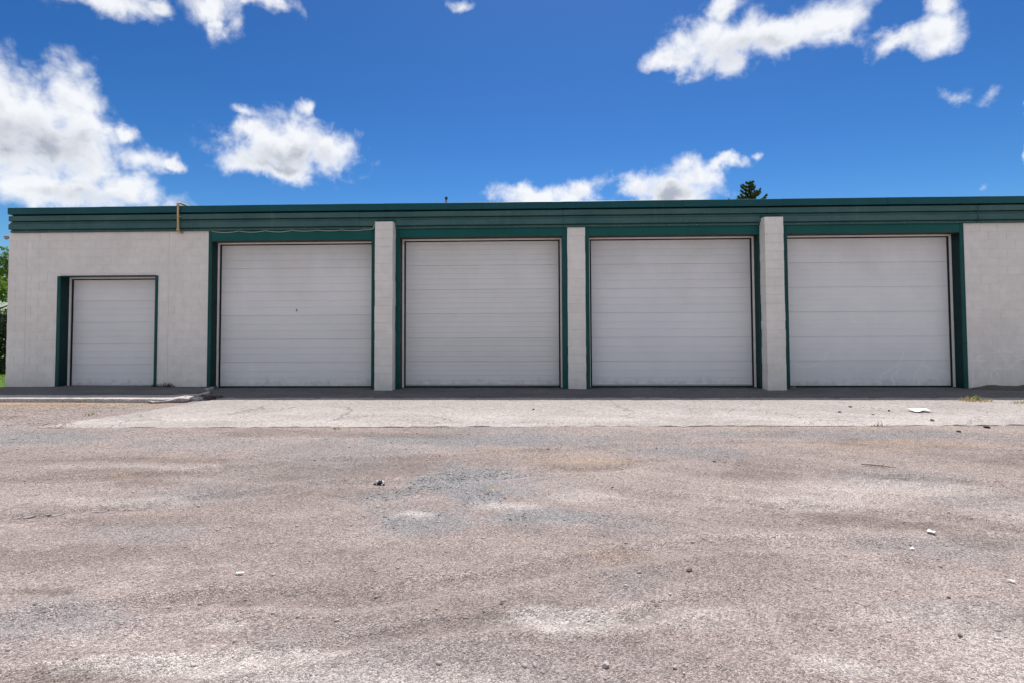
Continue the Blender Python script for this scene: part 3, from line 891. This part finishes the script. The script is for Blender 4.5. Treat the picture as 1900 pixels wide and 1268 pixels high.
# cable clipped along the header of the second door
pts = []
clips = [-7.70, -7.02, -6.38, -5.72, -5.10, -4.50, -3.95]
for a, b in zip(clips, clips[1:]):
    for k in range(8):
        t = k/8; pts.append((a+(b-a)*t, -.030, 3.829-.028*4*t*(1-t)*(1.2 if a < -6 else .7)))
pts += [(-3.95,-.03,3.829), (-3.85,-.035,3.826), (-3.76,-.06,3.832), (-3.70,-.14,3.86), (-3.645,-.26,3.90)]
cb = MB().tube(pts, .0065, 6).obj('cable', 'cable_white', None, True)
tag(cb, 'thin white cable sagging along the green header next to the gas pipe', 'cable')
for x in clips: MB().box(x-.012, x+.012, -.04, -.008, 3.826, 3.842).obj('cable_clip', 'grey_metal', cb)

lt = MB().tube([(-12.80,.10,3.78),(-12.86,.10,3.78)], .05, 10).obj('corner_light', 'lamp_glass', None)
tag(lt, 'small floodlight under the fascia at the left corner', 'floodlight')
MB().tube([(-12.86,.10,3.775),(-12.91,.09,3.765),(-12.97,.08,3.75)], [.02,.045,.062], 10).obj('lamp_head', 'grey_metal', lt)
MB().box(-12.815, -12.80, .04, .16, 3.71, 3.85).obj('mount_plate', 'grey_metal', lt)

# ------------------------------------------------------------------ loose gravel
def ico():
    t = (1+5**.5)/2
    v = np.array([(-1,t,0),(1,t,0),(-1,-t,0),(1,-t,0),(0,-1,t),(0,1,t),(0,-1,-t),(0,1,-t),(t,0,-1),(t,0,1),(-t,0,-1),(-t,0,1)], float)
    v /= np.linalg.norm(v[0])
    f = np.array([(0,11,5),(0,5,1),(0,1,7),(0,7,10),(0,10,11),(1,5,9),(5,11,4),(11,10,2),(10,7,6),(7,1,8),(3,9,4),(3,4,2),(3,2,6),(3,6,8),(3,8,9),(4,9,5),(2,4,11),(6,2,10),(8,6,7),(9,8,1)])
    return v, f
def octa():
    v = np.array([(1,0,0),(-1,0,0),(0,1,0),(0,-1,0),(0,0,1),(0,0,-1)], float)
    f = np.array([(0,2,4),(2,1,4),(1,3,4),(3,0,4),(2,0,5),(1,2,5),(3,1,5),(0,3,5)])
    return v, f

def scatter_stones():
    # density falls off away from the stretch of lot in front of the camera, where single stones can be seen
    allv = []; allf = []; allc = []; base = 0
    def batch(n, xr, yr, smin, smax, power, shape, spread=1.0, grey=False):
        nonlocal base
        x = rng.uniform(*xr, n*3); y = yr[0]+(yr[1]-yr[0])*rng.random(n*3)**spread
        c, bl, pl = ground_tint(x, y)
        cl = fbm(x*1.3, y*1.6, 5, 131)
        p = 0.55+0.40*sstep(.40, .70, cl)+0.6*bl-0.4*pl
        if grey: p = 1.6*sstep(.35, .9, bl)*sstep(.42, .62, fbm(x*2.5, y*3.0, 4, 231))
        keep = rng.random(n*3) < p*0.5
        # not on the slabs
        onap = (y > -4.95) & (x > -7.4)
        yb_ = -4.92+(x+7.35)*.0233
        keep &= ((~onap) | (rng.random(n*3) < np.where(y < yb_+.35, .30, .10))) & (y < -1.95)
        x = x[keep][:n]; y = y[keep][:n]; c = c[keep][:n]; bl = bl[keep][:n]
        n = len(x)
        s = smin+(smax-smin)*rng.random(n)**power
        v0, f0 = shape()
        nv = len(v0)
        ang = rng.uniform(0, 2*np.pi, n)
        sc = np.stack([s*rng.uniform(.8, 1.35, n), s*rng.uniform(.6, 1.0, n), s*rng.uniform(.40, .75, n)], 1)
        v = v0[None]*(1+rng.uniform(-.28, .28, (n, nv, 1)))
        v = v*sc[:, None, :]
        tx = rng.uniform(-.4, .4, n)
        cy, sy_ = np.cos(tx), np.sin(tx)
        vy = v[..., 1]*cy[:, None]-v[..., 2]*sy_[:, None]; vz = v[..., 1]*sy_[:, None]+v[..., 2]*cy[:, None]
        ca, sa = np.cos(ang), np.sin(ang)
        vx = v[..., 0]*ca[:, None]-vy*sa[:, None]; vy2 = v[..., 0]*sa[:, None]+vy*ca[:, None]
        z = np.where((y > -4.92+(x+7.35)*.0233) & (x > -7.35+(y+4.92)*.303), np.maximum(ground_h(x, y), .014), ground_h(x, y))+s*.12
        V = np.stack([vx+x[:, None], vy2+y[:, None], vz+z[:, None]], -1)
        F = f0[None]+(np.arange(n)*nv)[:, None, None]+base
        base += n*nv
        # stone colours: grey limestone, bluish, brown, pale, dark
        pal = np.array([(.38,.335,.315),(.34,.325,.322),(.34,.28,.255),(.58,.53,.50),(.17,.148,.14),(.42,.34,.27)])
        pick = rng.choice(6, n, p=[.35,.20,.22,.16,.05,.02])
        col = pal[pick]*rng.uniform(.8, 1.2, (n, 1))
        col = col*.42+c*.72
        if grey: col = np.array([(.25,.245,.25)])*rng.uniform(.55, 1.5, (n, 1))
        allv.append(V.reshape(-1, 3)); allf.append(F.reshape(-1, 3)); allc.append(np.repeat(col, nv, 0))
    batch(30000, (-3.6, 3.6), (-11.3, -8.6), .0025, .0075, 3.0, ico)
    batch(40000, (-3.6, 3.6), (-11.3, -8.6), .002, .004, 1.5, octa)
    batch(30000, (-6.5, 6.5), (-8.7, -6.6), .003, .009, 3.0, octa)
    batch(22000, (-9.5, 9.5), (-6.7, -4.9), .005, .011, 2.5, octa)
    batch(16000, (-7.2, 10.5), (-4.95, -2.0), .004, .012, 3.0, octa)
    batch(500, (-3.6, 3.6), (-11.3, -8.4), .008, .016, 2.5, ico)
    batch(500, (-7.5, 7.5), (-8.5, -5.0), .010, .020, 2.5, ico)
    batch(5000, (-14, -7), (-4.9, -2.3), .008, .020, 2.0, ico)
    batch(3500, (-2.2, 1.4), (-9.1, -7.0), .005, .013, 2.0, ico, grey=True)
    batch(1500, (1.6, 4.2), (-9.3, -7.8), .004, .011, 2.0, ico, grey=True)
    batch(1500, (-3.6, -1.8), (-10.6, -7.6), .004, .010, 2.0, ico, grey=True)
    V = np.concatenate(allv); F = np.concatenate(allf); C = np.concatenate(allc)
    me = bpy.data.meshes.new('gravel')
    me.vertices.add(len(V)); me.vertices.foreach_set('co', V.ravel())
    me.loops.add(F.size); me.loops.foreach_set('vertex_index', F.ravel())
    me.polygons.add(len(F)); me.polygons.foreach_set('loop_start', np.arange(0, F.size, 3))
    me.update(calc_edges=True)
    at = me.color_attributes.new('tint', 'FLOAT_COLOR', 'POINT')
    at.data.foreach_set('color', np.concatenate([C, np.ones((len(C), 1))], 1).ravel())
    me.materials.append(MATS['gravel_stone'])
    o = bpy.data.objects.new('gravel', me); COL.objects.link(o)
    tag(o, 'loose grey and brown stones strewn over the dirt lot', 'gravel', None, 'stuff')
    print('gravel tris', len(F))
scatter_stones()

# ------------------------------------------------------------------ single things lying on the ground
def gz(x, y):
    return float(ground_h(np.array([x]), np.array([y]))[0])

def lump(name, x, y, z, sx, sy, sz, mat, seed, sub=2, rough=.28, rot=0.0):
    r = random.Random(seed)
    bm = bmesh.new()
    bmesh.ops.create_icosphere(bm, subdivisions=sub, radius=1.0)
    for v in bm.verts:
        p = v.co
        k = 1 + rough*(math.sin(p.x*3.1+seed)*math.cos(p.y*2.7-seed*1.3)+.6*math.sin(p.z*4.3+seed*.7+p.x*2)) + r.uniform(-rough, rough)*.45
        v.co = Vector((p.x*sx*k, p.y*sy*k, p.z*sz*k))
    me = bpy.data.meshes.new(name); bm.to_mesh(me); bm.free()
    me.materials.append(MATS[mat])
    o = bpy.data.objects.new(name, me); COL.objects.link(o)
    o.location = (x, y, z+sz*.55); o.rotation_euler = (0, 0, rot)
    return o

ROCKS = [
    (0.97,-9.41,.022,.018,.014,'rock_dark','dark stone right of centre in the foreground, casting a short shadow'),
    (0.33,-10.34,.020,.018,.016,'rock','pale round stone close to the bottom edge, right of centre'),
    (0.63,-10.36,.014,.012,.011,'rock','small pale pebble at the bottom, furthest right of the two pale stones'),
    (-0.16,-9.83,.014,.012,.010,'rock_dark','small dark stone just left of the bright dust patch'),
    (2.30,-9.70,.014,.011,.009,'rock_dark','small dark stone on the grey gravel at the lower right'),
    (2.07,-10.07,.014,.012,.011,'rock_dark','small dark stone at the lower right, below another dark stone'),
    (2.04,-6.71,.040,.024,.018,'clod','flat dark clod on the gravel below the pillar of the right door'),
    (6.56,-4.78,.045,.032,.024,'clod','dark clod on gravel just off the apron at the far right'),
    (5.98,-5.02,.038,.026,.020,'clod','small dark clod with pale grit on gravel near the right apron edge'),
    (5.76,-2.85,.080,.035,.012,'clod','long flat dark clod on the apron in front of the right pillar'),
    (5.23,-3.45,.035,.026,.014,'clod','dark clod on the apron furthest left of those before the right door'),
    (6.13,-3.33,.030,.026,.018,'clod','dark clod on the apron just left of the white paper'),
    (6.17,-4.26,.050,.030,.018,'clod','dark clod on the apron in front of the white paper'),
    (5.62,-3.72,.030,.022,.012,'clod','small dark clod on the apron nearer the camera than the white paper'),
    (0.06,-3.18,.030,.022,.016,'clod','dark clod on the apron in front of the middle pillar'),
]
for k, (x, y, sx, sy, sz, mt, lb) in enumerate(ROCKS):
    apr = y > -4.75 and x > -6.5
    o = lump('stone' if mt != 'clod' else 'clod_or_shade_lump', x, y, 0.013 if apr else gz(x, y), sx, sy, sz, mt, 5+k*3, rot=random.uniform(0, 3))
    o.scale = (.8, .8, .7)
    tag(o, lb, 'stone' if mt != 'clod' else 'clod', 'stones lying on the lot' if mt != 'clod' else 'dark clods by the apron')

# crumpled black scrap
z0 = gz(-1.46, -7.59)
sc_ = empty('crumpled_scrap', (-1.46, -7.59, z0))
tag(sc_, 'crumpled black and silver scrap of plastic lying on the gravel', 'litter')
for k, (dx, dy, sx, sy, sz, mt, nm) in enumerate([(0,0,.045,.036,.030,'black_plastic','crumpled_film'),(-.02,-.005,.028,.022,.034,'foil','foil_fold'),(.035,.03,.024,.018,.030,'foil','foil_fold'),(.05,-.01,.030,.018,.018,'black_plastic','crumpled_film'),(-.05,.0,.022,.02,.016,'black_plastic','crumpled_film'),(.045,-.022,.012,.010,.016,'foil','foil_fold')]):
    o = lump(nm, dx, dy, 0.0, sx, sy, sz, mt, 60+k, sub=2, rough=.42, rot=k)
    o.parent = sc_
sc_.scale = (.78, .78, .78)

# papers
def sheet(x, y, z, lx, ly, rot, seed, lift, label):
    r = random.Random(seed)
    n, m = 9, 6; v = []; f = []
    for th in (0.0, .0015):
        for j in range(m+1):
            for i in range(n+1):
                a = i/n-.5; b = j/m-.5
                zz = lift*(.5+.5*math.sin(a*7+seed)*math.cos(b*5+seed*2))+r.uniform(0, lift*.25) if th == 0 else 0
                k = j*(n+1)+i
                if th == 0: v.append(((a+.06*math.sin(b*6+seed))*lx, (b+.08*math.sin(a*9+seed))*ly, zz+.004))
                else: v.append((v[k][0], v[k][1], v[k][2]+th))
    q = (n+1)*(m+1)
    for j in range(m):
        for i in range(n):
            a = j*(n+1)+i
            f.append((a, a+n+1, a+n+2, a+1)); f.append((a+q, a+1+q, a+n+2+q, a+n+1+q))
    edge = [i for i in range(n)]+[j*(n+1)+n for j in range(m)]+[m*(n+1)+i for i in range(n, 0, -1)]+[j*(n+1) for j in range(m, 0, -1)]
    for a, b in zip(edge, edge[1:]+edge[:1]): f.append((a, b, b+q, a+q))
    o = mesh_obj('paper_scrap', v, f, 'paper')
    o.location = (x, y, z); o.rotation_euler = (0, 0, rot)
    tag(o, label, 'paper', 'white scraps of litter')
sheet(6.60, -3.36, .022, .30, .24, .1, 1, .028, 'large white sheet of paper lying on the apron before the right door')
sheet(2.87, -8.78, gz(2.87, -8.78)+.004, .048, .040, -.5, 2, .012, 'small white scrap on grey gravel, middle right of the lot')
sheet(2.56, -9.04, gz(2.56, -9.04)+.004, .030, .022, .3, 5, .008, 'tiny white scrap, left of and nearer than a larger white scrap')
sheet(-1.79, -9.48, gz(-1.79, -9.48)+.004, .046, .016, .05, 3, .006, 'narrow white scrap on the gravel in the left foreground')
sheet(2.79, -9.52, gz(2.79, -9.52)+.004, .036, .014, -.6, 4, .006, 'narrow white scrap at the right edge of the foreground')

# stick
z0 = gz(3.67, -6.93)
o = MB().tube([(3.54,-6.86,z0+.012),(3.62,-6.90,z0+.016),(3.70,-6.93,z0+.014),(3.82,-6.99,z0+.012)], [.005,.006,.006,.003], 6).tube([(3.70,-6.93,z0+.014),(3.76,-6.90,z0+.030)], [.004,.002], 5).obj('stick', 'stick')
tag(o, 'thin dark forked twig lying on the gravel in front of the right pillar', 'twig')

# lifted crust of old asphalt in the left foreground
cr = empty('broken_crust', (-3.75, -8.40, gz(-3.75, -8.40)))
tag(cr, 'broken crust of old asphalt lifting along a crack at the left', 'asphalt crust')
r = random.Random(4)
for k in range(15):
    t = k/14
    x = -.42+.86*t; y = -.17+.30*t + r.uniform(-.012, .012) - (0.05 if k % 4 == 3 else 0)
    n = r.randint(5, 7); L = r.uniform(.028, .055); Wd = r.uniform(.014, .026)
    th = r.uniform(.007, .012)
    ring = [(L*math.cos(a)*r.uniform(.75, 1.1), Wd*math.sin(a)*r.uniform(.75, 1.1)) for a in [2*math.pi*i/n for i in range(n)]]
    v = [(a, b, 0) for a, b in ring]+[(a*.92, b*.92, th) for a, b in ring]
    f = [tuple(range(n-1, -1, -1)), tuple(range(n, 2*n))]+[(i, (i+1) % n, n+(i+1) % n, n+i) for i in range(n)]
    o = mesh_obj('crust_piece', v, f, 'crust', cr)
    zz = gz(-3.75+x, -8.40+y)-gz(-3.75, -8.40)
    o.location = (x, y, zz-.004); o.rotation_euler = (r.uniform(.05, .28), r.uniform(-.15, .15), .33+r.uniform(-.3, .3))

# broken corner of the raised pad
bs = MB()
bsl = []
def chunk(x, y, z, L, Wd, th, rot, mat, label, name='broken_slab'):
    r = random.Random(int(abs(x*100)))
    bm = bmesh.new()
    bmesh.ops.create_grid(bm, x_segments=11, y_segments=7, size=1.0)
    for w_ in bm.verts:
        p = w_.co; e = max(abs(p.x), abs(p.y))
        k = 1 + .16*math.sin(p.x*5+x*9)+.14*math.cos(p.y*7+x*5)+r.uniform(-.07, .07)
        if e > .98: p.x *= k; p.y *= k
        p.x += r.uniform(-.05, .05); p.y += r.uniform(-.05, .05)
        p.z = th+r.uniform(-.010, .010)-.012*e*e + .018*math.sin(p.x*3+x)
        p.x *= L; p.y *= Wd
    ret = bmesh.ops.extrude_face_region(bm, geom=bm.faces[:])
    for w_ in ret['geom']:
        if isinstance(w_, bmesh.types.BMVert): w_.co.z = 0.0; w_.co.x *= .90; w_.co.y *= .86
    bmesh.ops.recalc_face_normals(bm, faces=bm.faces)
    bm.verts.index_update()
    v = [tuple(w_.co) for w_ in bm.verts]; f = [tuple(q.index for q in fc.verts) for fc in bm.faces]
    bm.free()
    o = mesh_obj(name, v, f, mat)
    o.location = (x, y, z); o.rotation_euler = rot
    tag(o, label, 'concrete chunk', 'broken pieces at the pad corner')
chunk(-7.32, -2.02, .000, .36, .17, .066, (.06, -.05, .22), 'pad_concrete', 'largest tilted sunlit chunk at the broken corner of the concrete pad')
chunk(-6.92, -1.86, -.015, .15, .10, .075, (-.10, .16, .7), 'pad_concrete', 'chunk of concrete right of the largest tilted chunk, half in shade')
chunk(-6.78, -1.48, -.010, .16, .11, .075, (.06, .10, 1.0), 'threshold_asphalt', 'dark chunk of asphalt closest to the second door')
for k, (x, y, sx, lb) in enumerate([(-7.12, -1.72, .10, 'dark lump standing in for shade behind the tilted concrete chunk'), (-6.66, -1.70, .09, 'dark lump standing in for shade at the right end of the broken pad corner'), (-6.98, -1.55, .07, 'small dark lump standing in for the shaded hollow of the broken pad corner')]):
    o = lump('clod_or_shade_lump', x, y, .0, sx, sx*.7, sx*.55, 'clod', 300+k, rough=.35); tag(o, lb, 'clod', 'dark clods by the apron')  # dark lumps stand in for the shaded hollow beside the broken slab

# soil heaped along the foot of the right wall
v = []; f = []
nn = 40
for i in range(nn+1):
    x = 10.12+4.0*i/nn
    w_ = .22+.55*sstep(0, 1.6, np.array([x-10.1]))[0]*(0.85+.3*vnoise(np.array([x*2.]), np.array([0.]), 3)[0])
    for j, t in enumerate((0, .25, .5, .75, 1.0)):
        v.append((x, -w_*t-.001, .012+(.055+.03*vnoise(np.array([x*6.]), np.array([t*3]), 8)[0])*(1-t)**.8*min(1, (x-10.1)*2+.15)))
for i in range(nn):
    for j in range(4):
        a = i*5+j; f.append((a, a+1, a+6, a+5))
o = mesh_obj('soil_heap', v, f, 'soil', None, True); tag(o, 'dark soil banked against the foot of the right wall', None, None, 'structure')

# ------------------------------------------------------------------ plants
def blades(name, n, rad, hmin, hmax, wid, mat, seed, lean=.6, parent=None):
    r = np.random.default_rng(seed)
    v = []; f = []; tn = []
    for k in range(n):
        a = r.uniform(0, 6.283); d = rad*math.sqrt(r.random())
        x, y = d*math.cos(a), d*math.sin(a)
        h = (hmin+(hmax-hmin)*r.random()**1.6)*(1.15-.6*d/rad); th = r.uniform(0, 6.283); ln = r.uniform(.1, lean)*h
        dx, dy = math.cos(th)*ln, math.sin(th)*ln
        px, py = -math.sin(th+r.uniform(-1, 1))*wid, math.cos(th)*wid
        i = len(v)
        v += [(x-px, y-py, 0), (x+px, y+py, 0), (x+dx*.4+px*.8, y+dy*.4+py*.8, h*.6), (x+dx*.4-px*.8, y+dy*.4-py*.8, h*.6), (x+dx, y+dy, h)]
        f += [(i, i+1, i+2, i+3), (i+3, i+2, i+4)]
        tn += [r.random()]*5
    me = bpy.data.meshes.new(name); me.from_pydata(v, [], f); me.materials.append(MATS[mat])
    at = me.attributes.new('tint', 'FLOAT', 'POINT'); at.data.foreach_set('value', np.array(tn, dtype=np.float32))
    o = bpy.data.objects.new(name, me); COL.objects.link(o)
    if parent: o.parent = parent
    return o
def weed(x, y, z, n, rad, h0, h1, w_, mat, seed, label, sx=1.0, sy=1.0, group='weeds along the slabs'):
    o = blades('weed', n, rad, h0, h1, w_, mat, seed, 1.0)
    o.location = (x, y, z); o.scale = (sx, sy, 1)
    tag(o, label, 'weed', group)
weed(-7.51,-3.80,-.01, 34,.09,.03,.11,.006,'weed_green',1,'small green weed beside the left end of the apron')
weed(-1.30,-4.90,-.005,60,.18,.02,.075,.004,'weed_dry',2,'dry grass tuft at the apron edge below the third door',2.0,.3)
weed(-2.82,-4.97,-.005, 20,.04,.03,.08,.005,'weed_green',3,'little green weed at the apron edge, left of a dry grass tuft',1.4,.6)
weed(3.30,-4.75,-.005,50,.2,.015,.05,.004,'weed_dry',4,'flat dry grass at the apron edge below the right pillar',2.0,.25)
weed(5.10,-4.72,-.005, 22,.08,.03,.09,.004,'weed_green',5,'sparse green weed at the apron edge below the right door',2.0,.4)
weed(8.55,-2.10,.012,150,.22,.02,.13,.005,'weed_dry',6,'yellow dry grass tuft on the apron before the right end of the doors',1.5,.7)
weed(8.62,-1.98,.018, 40,.10,.06,.14,.006,'weed_green',7,'pale green weed standing behind the yellow dry grass tuft')
weed(9.35,-2.40,.012,110,.24,.02,.10,.005,'weed_dry',8,'low yellow grass tuft at the right end of the apron',1.7,.6)
weed(-8.80,-.06,.07,110,.24,.03,.15,.005,'weed_dark',9,'dark weeds at the foot of the wall between two doors',1.3,.3)
weed(6.13,.06,.012, 50,.06,.03,.09,.004,'weed_dry',10,'small dry weed in the corner between right pillar and door',1.3,.8)

# lawn beside and behind the building
v = []; f = []
def quad(x0, x1, y0, y1, z):
    i = len(v); v.extend([(x0,y0,z),(x1,y0,z),(x1,y1,z),(x0,y1,z)]); f.append((i, i+1, i+2, i+3))
quad(-70, -12.82, -.42, 70, .012); quad(-12.82, 14.2, 16.2, 70, .012); quad(14.2, 70, 1, 70, .012)
o = mesh_obj('lawn', v, f, 'lawn_soil'); tag(o, 'mown green lawn beside the building', None, None, 'structure')
g = blades('grass', 9000, 1.0, .03, .075, .004, 'grass_blade', 77, .9)
me = g.data; co = np.empty(len(me.vertices)*3); me.vertices.foreach_get('co', co); co = co.reshape(-1, 3)
rr = np.random.default_rng(5); off = np.stack([rr.uniform(-18.0, -12.95, 9000), rr.uniform(-.3, 4.5, 9000)], 1)
first = co.reshape(9000, 5, 3)
cent = first[:, :1, :2].copy(); first[:, :, :2] += -cent+off[:, None, :]; first[:, :, 2] += .012
me.vertices.foreach_set('co', first.ravel()); me.update()
tag(g, 'short green grass on the lawn left of the building', 'grass', None, 'stuff')

def leaf_cloud(name, centers, n, size, mat, parent, seed, squash=(1, 1, 1)):
    r = np.random.default_rng(seed)
    C = np.array([c[:3] for c in centers]); rad = np.array([c[3] for c in centers])
    w_ = rad**2/np.sum(rad**2)
    pick = r.choice(len(C), n, p=w_)
    d = r.normal(size=(n, 3)); d /= np.linalg.norm(d, axis=1)[:, None]
    rr_ = rad[pick]*(r.random(n)**.45)*r.uniform(.85, 1.12, n)
    P = C[pick]+d*rr_[:, None]*np.array(squash)
    a = r.normal(size=(n, 3)); a /= np.linalg.norm(a, axis=1)[:, None]
    b = np.cross(a, r.normal(size=(n, 3))); b /= np.linalg.norm(b, axis=1)[:, None]
    s = size*r.uniform(.6, 1.3, n)[:, None]
    V = np.stack([P-a*s, P+b*s*.55, P+a*s, P-b*s*.55], 1).reshape(-1, 3)
    F = np.arange(n*4).reshape(-1, 4)
    me = bpy.data.meshes.new(name); me.from_pydata(V.tolist(), [], F.tolist()); me.materials.append(MATS[mat])
    clump = r.random(len(C))[pick]
    at = me.attributes.new('tint', 'FLOAT', 'POINT'); at.data.foreach_set('value', np.repeat(np.clip(clump*.5+r.random(n)*.5, 0, 1), 4).astype(np.float32))
    o = bpy.data.objects.new(name, me); COL.objects.link(o); o.parent = parent
    return o

def broadleaf(x, y, h, rad, seed, label, n=14000):
    t = empty('maple_tree', (x, y, 0)); tag(t, label, 'tree')
    r = random.Random(seed)
    tr = MB().tube([(0,0,-.1),(.05,.02,h*.25),(-.03,.05,h*.5),(0,0,h*.85)], [.20,.15,.11,.03], 10)
    cs = []
    for k in range(34):
        th = r.uniform(0, 6.283); zz = r.uniform(h*.28, h*.92); q = rad*math.sqrt(max(.05, 1-((zz-h*.55)/(h*.48))**2))
        d = q*math.sqrt(r.random())
        c = (d*math.cos(th), d*math.sin(th), zz, r.uniform(.35, .70)*rad*.40)
        cs.append(c)
        if k % 2 == 0: tr.tube([(0, 0, zz*.6), (c[0]*.5, c[1]*.5, zz*.82), (c[0], c[1], zz)], [.06, .04, .012], 6)
    tr.obj('trunk', 'bark', t, True)
    leaf_cloud('crown', cs, n, .085, 'leaf_maple', t, seed)
broadleaf(-26.6, 12.0, 5.6, 2.9, 3, 'bright green leafy tree beyond the left corner of the building')

def shrub(x, y, h, rad, seed, label):
    t = empty('cedar_shrub', (x, y, 0)); tag(t, label, 'shrub')
    r = random.Random(seed)
    MB().tube([(0,0,-.05),(0,.02,h*.8)], [.06,.02], 8).obj('trunk', 'bark', t, True)
    cs = []
    for k in range(40):
        zz = r.uniform(.15, h*.95); q = rad*(1-.45*(zz/h)**2)*math.sqrt(r.random()); th = r.uniform(0, 6.283)
        cs.append((q*math.cos(th), q*math.sin(th), zz, r.uniform(.22, .36)))
    leaf_cloud('crown', cs, 12000, .05, 'leaf_cedar', t, seed, (1, 1, 1.2))
shrub(-17.6, 4.2, 2.05, 1.0, 12, 'dark cedar shrub on the lawn next to the left corner')

def spruce(x, y, h, seed, label):
    t = empty('spruce_tree', (x, y, 0)); tag(t, label, 'tree')
    r = random.Random(seed); rn = np.random.default_rng(seed)
    MB().tube([(0,0,-.1),(0,0,h*.5),(.03,0,h*.93),(.05,0,h)], [.22,.13,.035,.012], 10).obj('trunk', 'bark', t, True)
    V = []; F = []; T = []
    wood = MB()
    z = h-.10
    while z > 1.2:
        dep = h-z
        L = min(2.9, .20+dep*.62)
        nb_ = 5 if dep > .5 else 4
        for k in range(nb_):
            if r.random() < (.25 if dep < 3 else .08): continue
            th = 2*math.pi*(k+r.random()*.7)/nb_+dep*2
            l = L*r.uniform(.55, 1.15)
            up = .55 if dep < 2.5 else .15
            pts = []
            for q in range(6):
                s = q/5
                pts.append(Vector((math.cos(th)*l*s, math.sin(th)*l*s, z-.10*l*math.sin(s*2.2)+up*l*s*s)))
            wood.tube(pts, [.018*(1-.8*q/5)+.002*l for q in range(6)], 5)
            m = int((260 if dep < 3 else 70)*l+30)
            for j in range(m):
                s = .1+.9*r.random()**.7
                i0 = min(4, int(s*5)); p = pts[i0].lerp(pts[i0+1], s*5-i0)
                side = Vector((-math.sin(th), math.cos(th), 0))*(r.uniform(-1, 1)*(.22 if dep < 3 else .30)*l*(1.08-s))
                p = p+side+Vector((0, 0, r.uniform(-.10, .06)))
                d = Vector((math.cos(th)+r.uniform(-.7, .7), math.sin(th)+r.uniform(-.7, .7), r.uniform(-.35, .55))).normalized()
                q2 = d.orthogonal().normalized()
                q2.rotate(Matrix.Rotation(r.uniform(0, 6.28), 3, d))
                sz = r.uniform(.07, .14)
                i = len(V)
                V += [p-d*sz*.4, p+q2*sz*.24, p+d*sz, p-q2*sz*.24]; F.append((i, i+1, i+2, i+3)); T += [r.random()]*4
        z -= r.uniform(.16, .26) if dep < 3 else r.uniform(.3, .45)
    for j in range(420):
        q_ = r.random(); w_ = .06+.20*q_
        p = Vector((.04+r.gauss(0, w_*.7), r.gauss(0, w_*.7), h-q_*1.3)); d = Vector((r.uniform(-.6, .6), r.uniform(-.6, .6), 1)).normalized()
        q2 = d.orthogonal().normalized(); sz = .11; i = len(V)
        V += [p-d*sz*.4, p+q2*sz*.24, p+d*sz, p-q2*sz*.24]; F.append((i, i+1, i+2, i+3)); T += [r.random()]*4
    wood.obj('branches', 'bark', t)
    me = bpy.data.meshes.new('crown'); me.from_pydata([tuple(p) for p in V], [], F); me.materials.append(MATS['needle_spruce'])
    at = me.attributes.new('tint', 'FLOAT', 'POINT'); at.data.foreach_set('value', np.array(T, dtype=np.float32))
    o = bpy.data.objects.new('crown', me); COL.objects.link(o); o.parent = t
    print('spruce quads', len(F))
spruce(15.40, 25.0, 11.5, 21, 'top of a dark green spruce rising behind the roof')
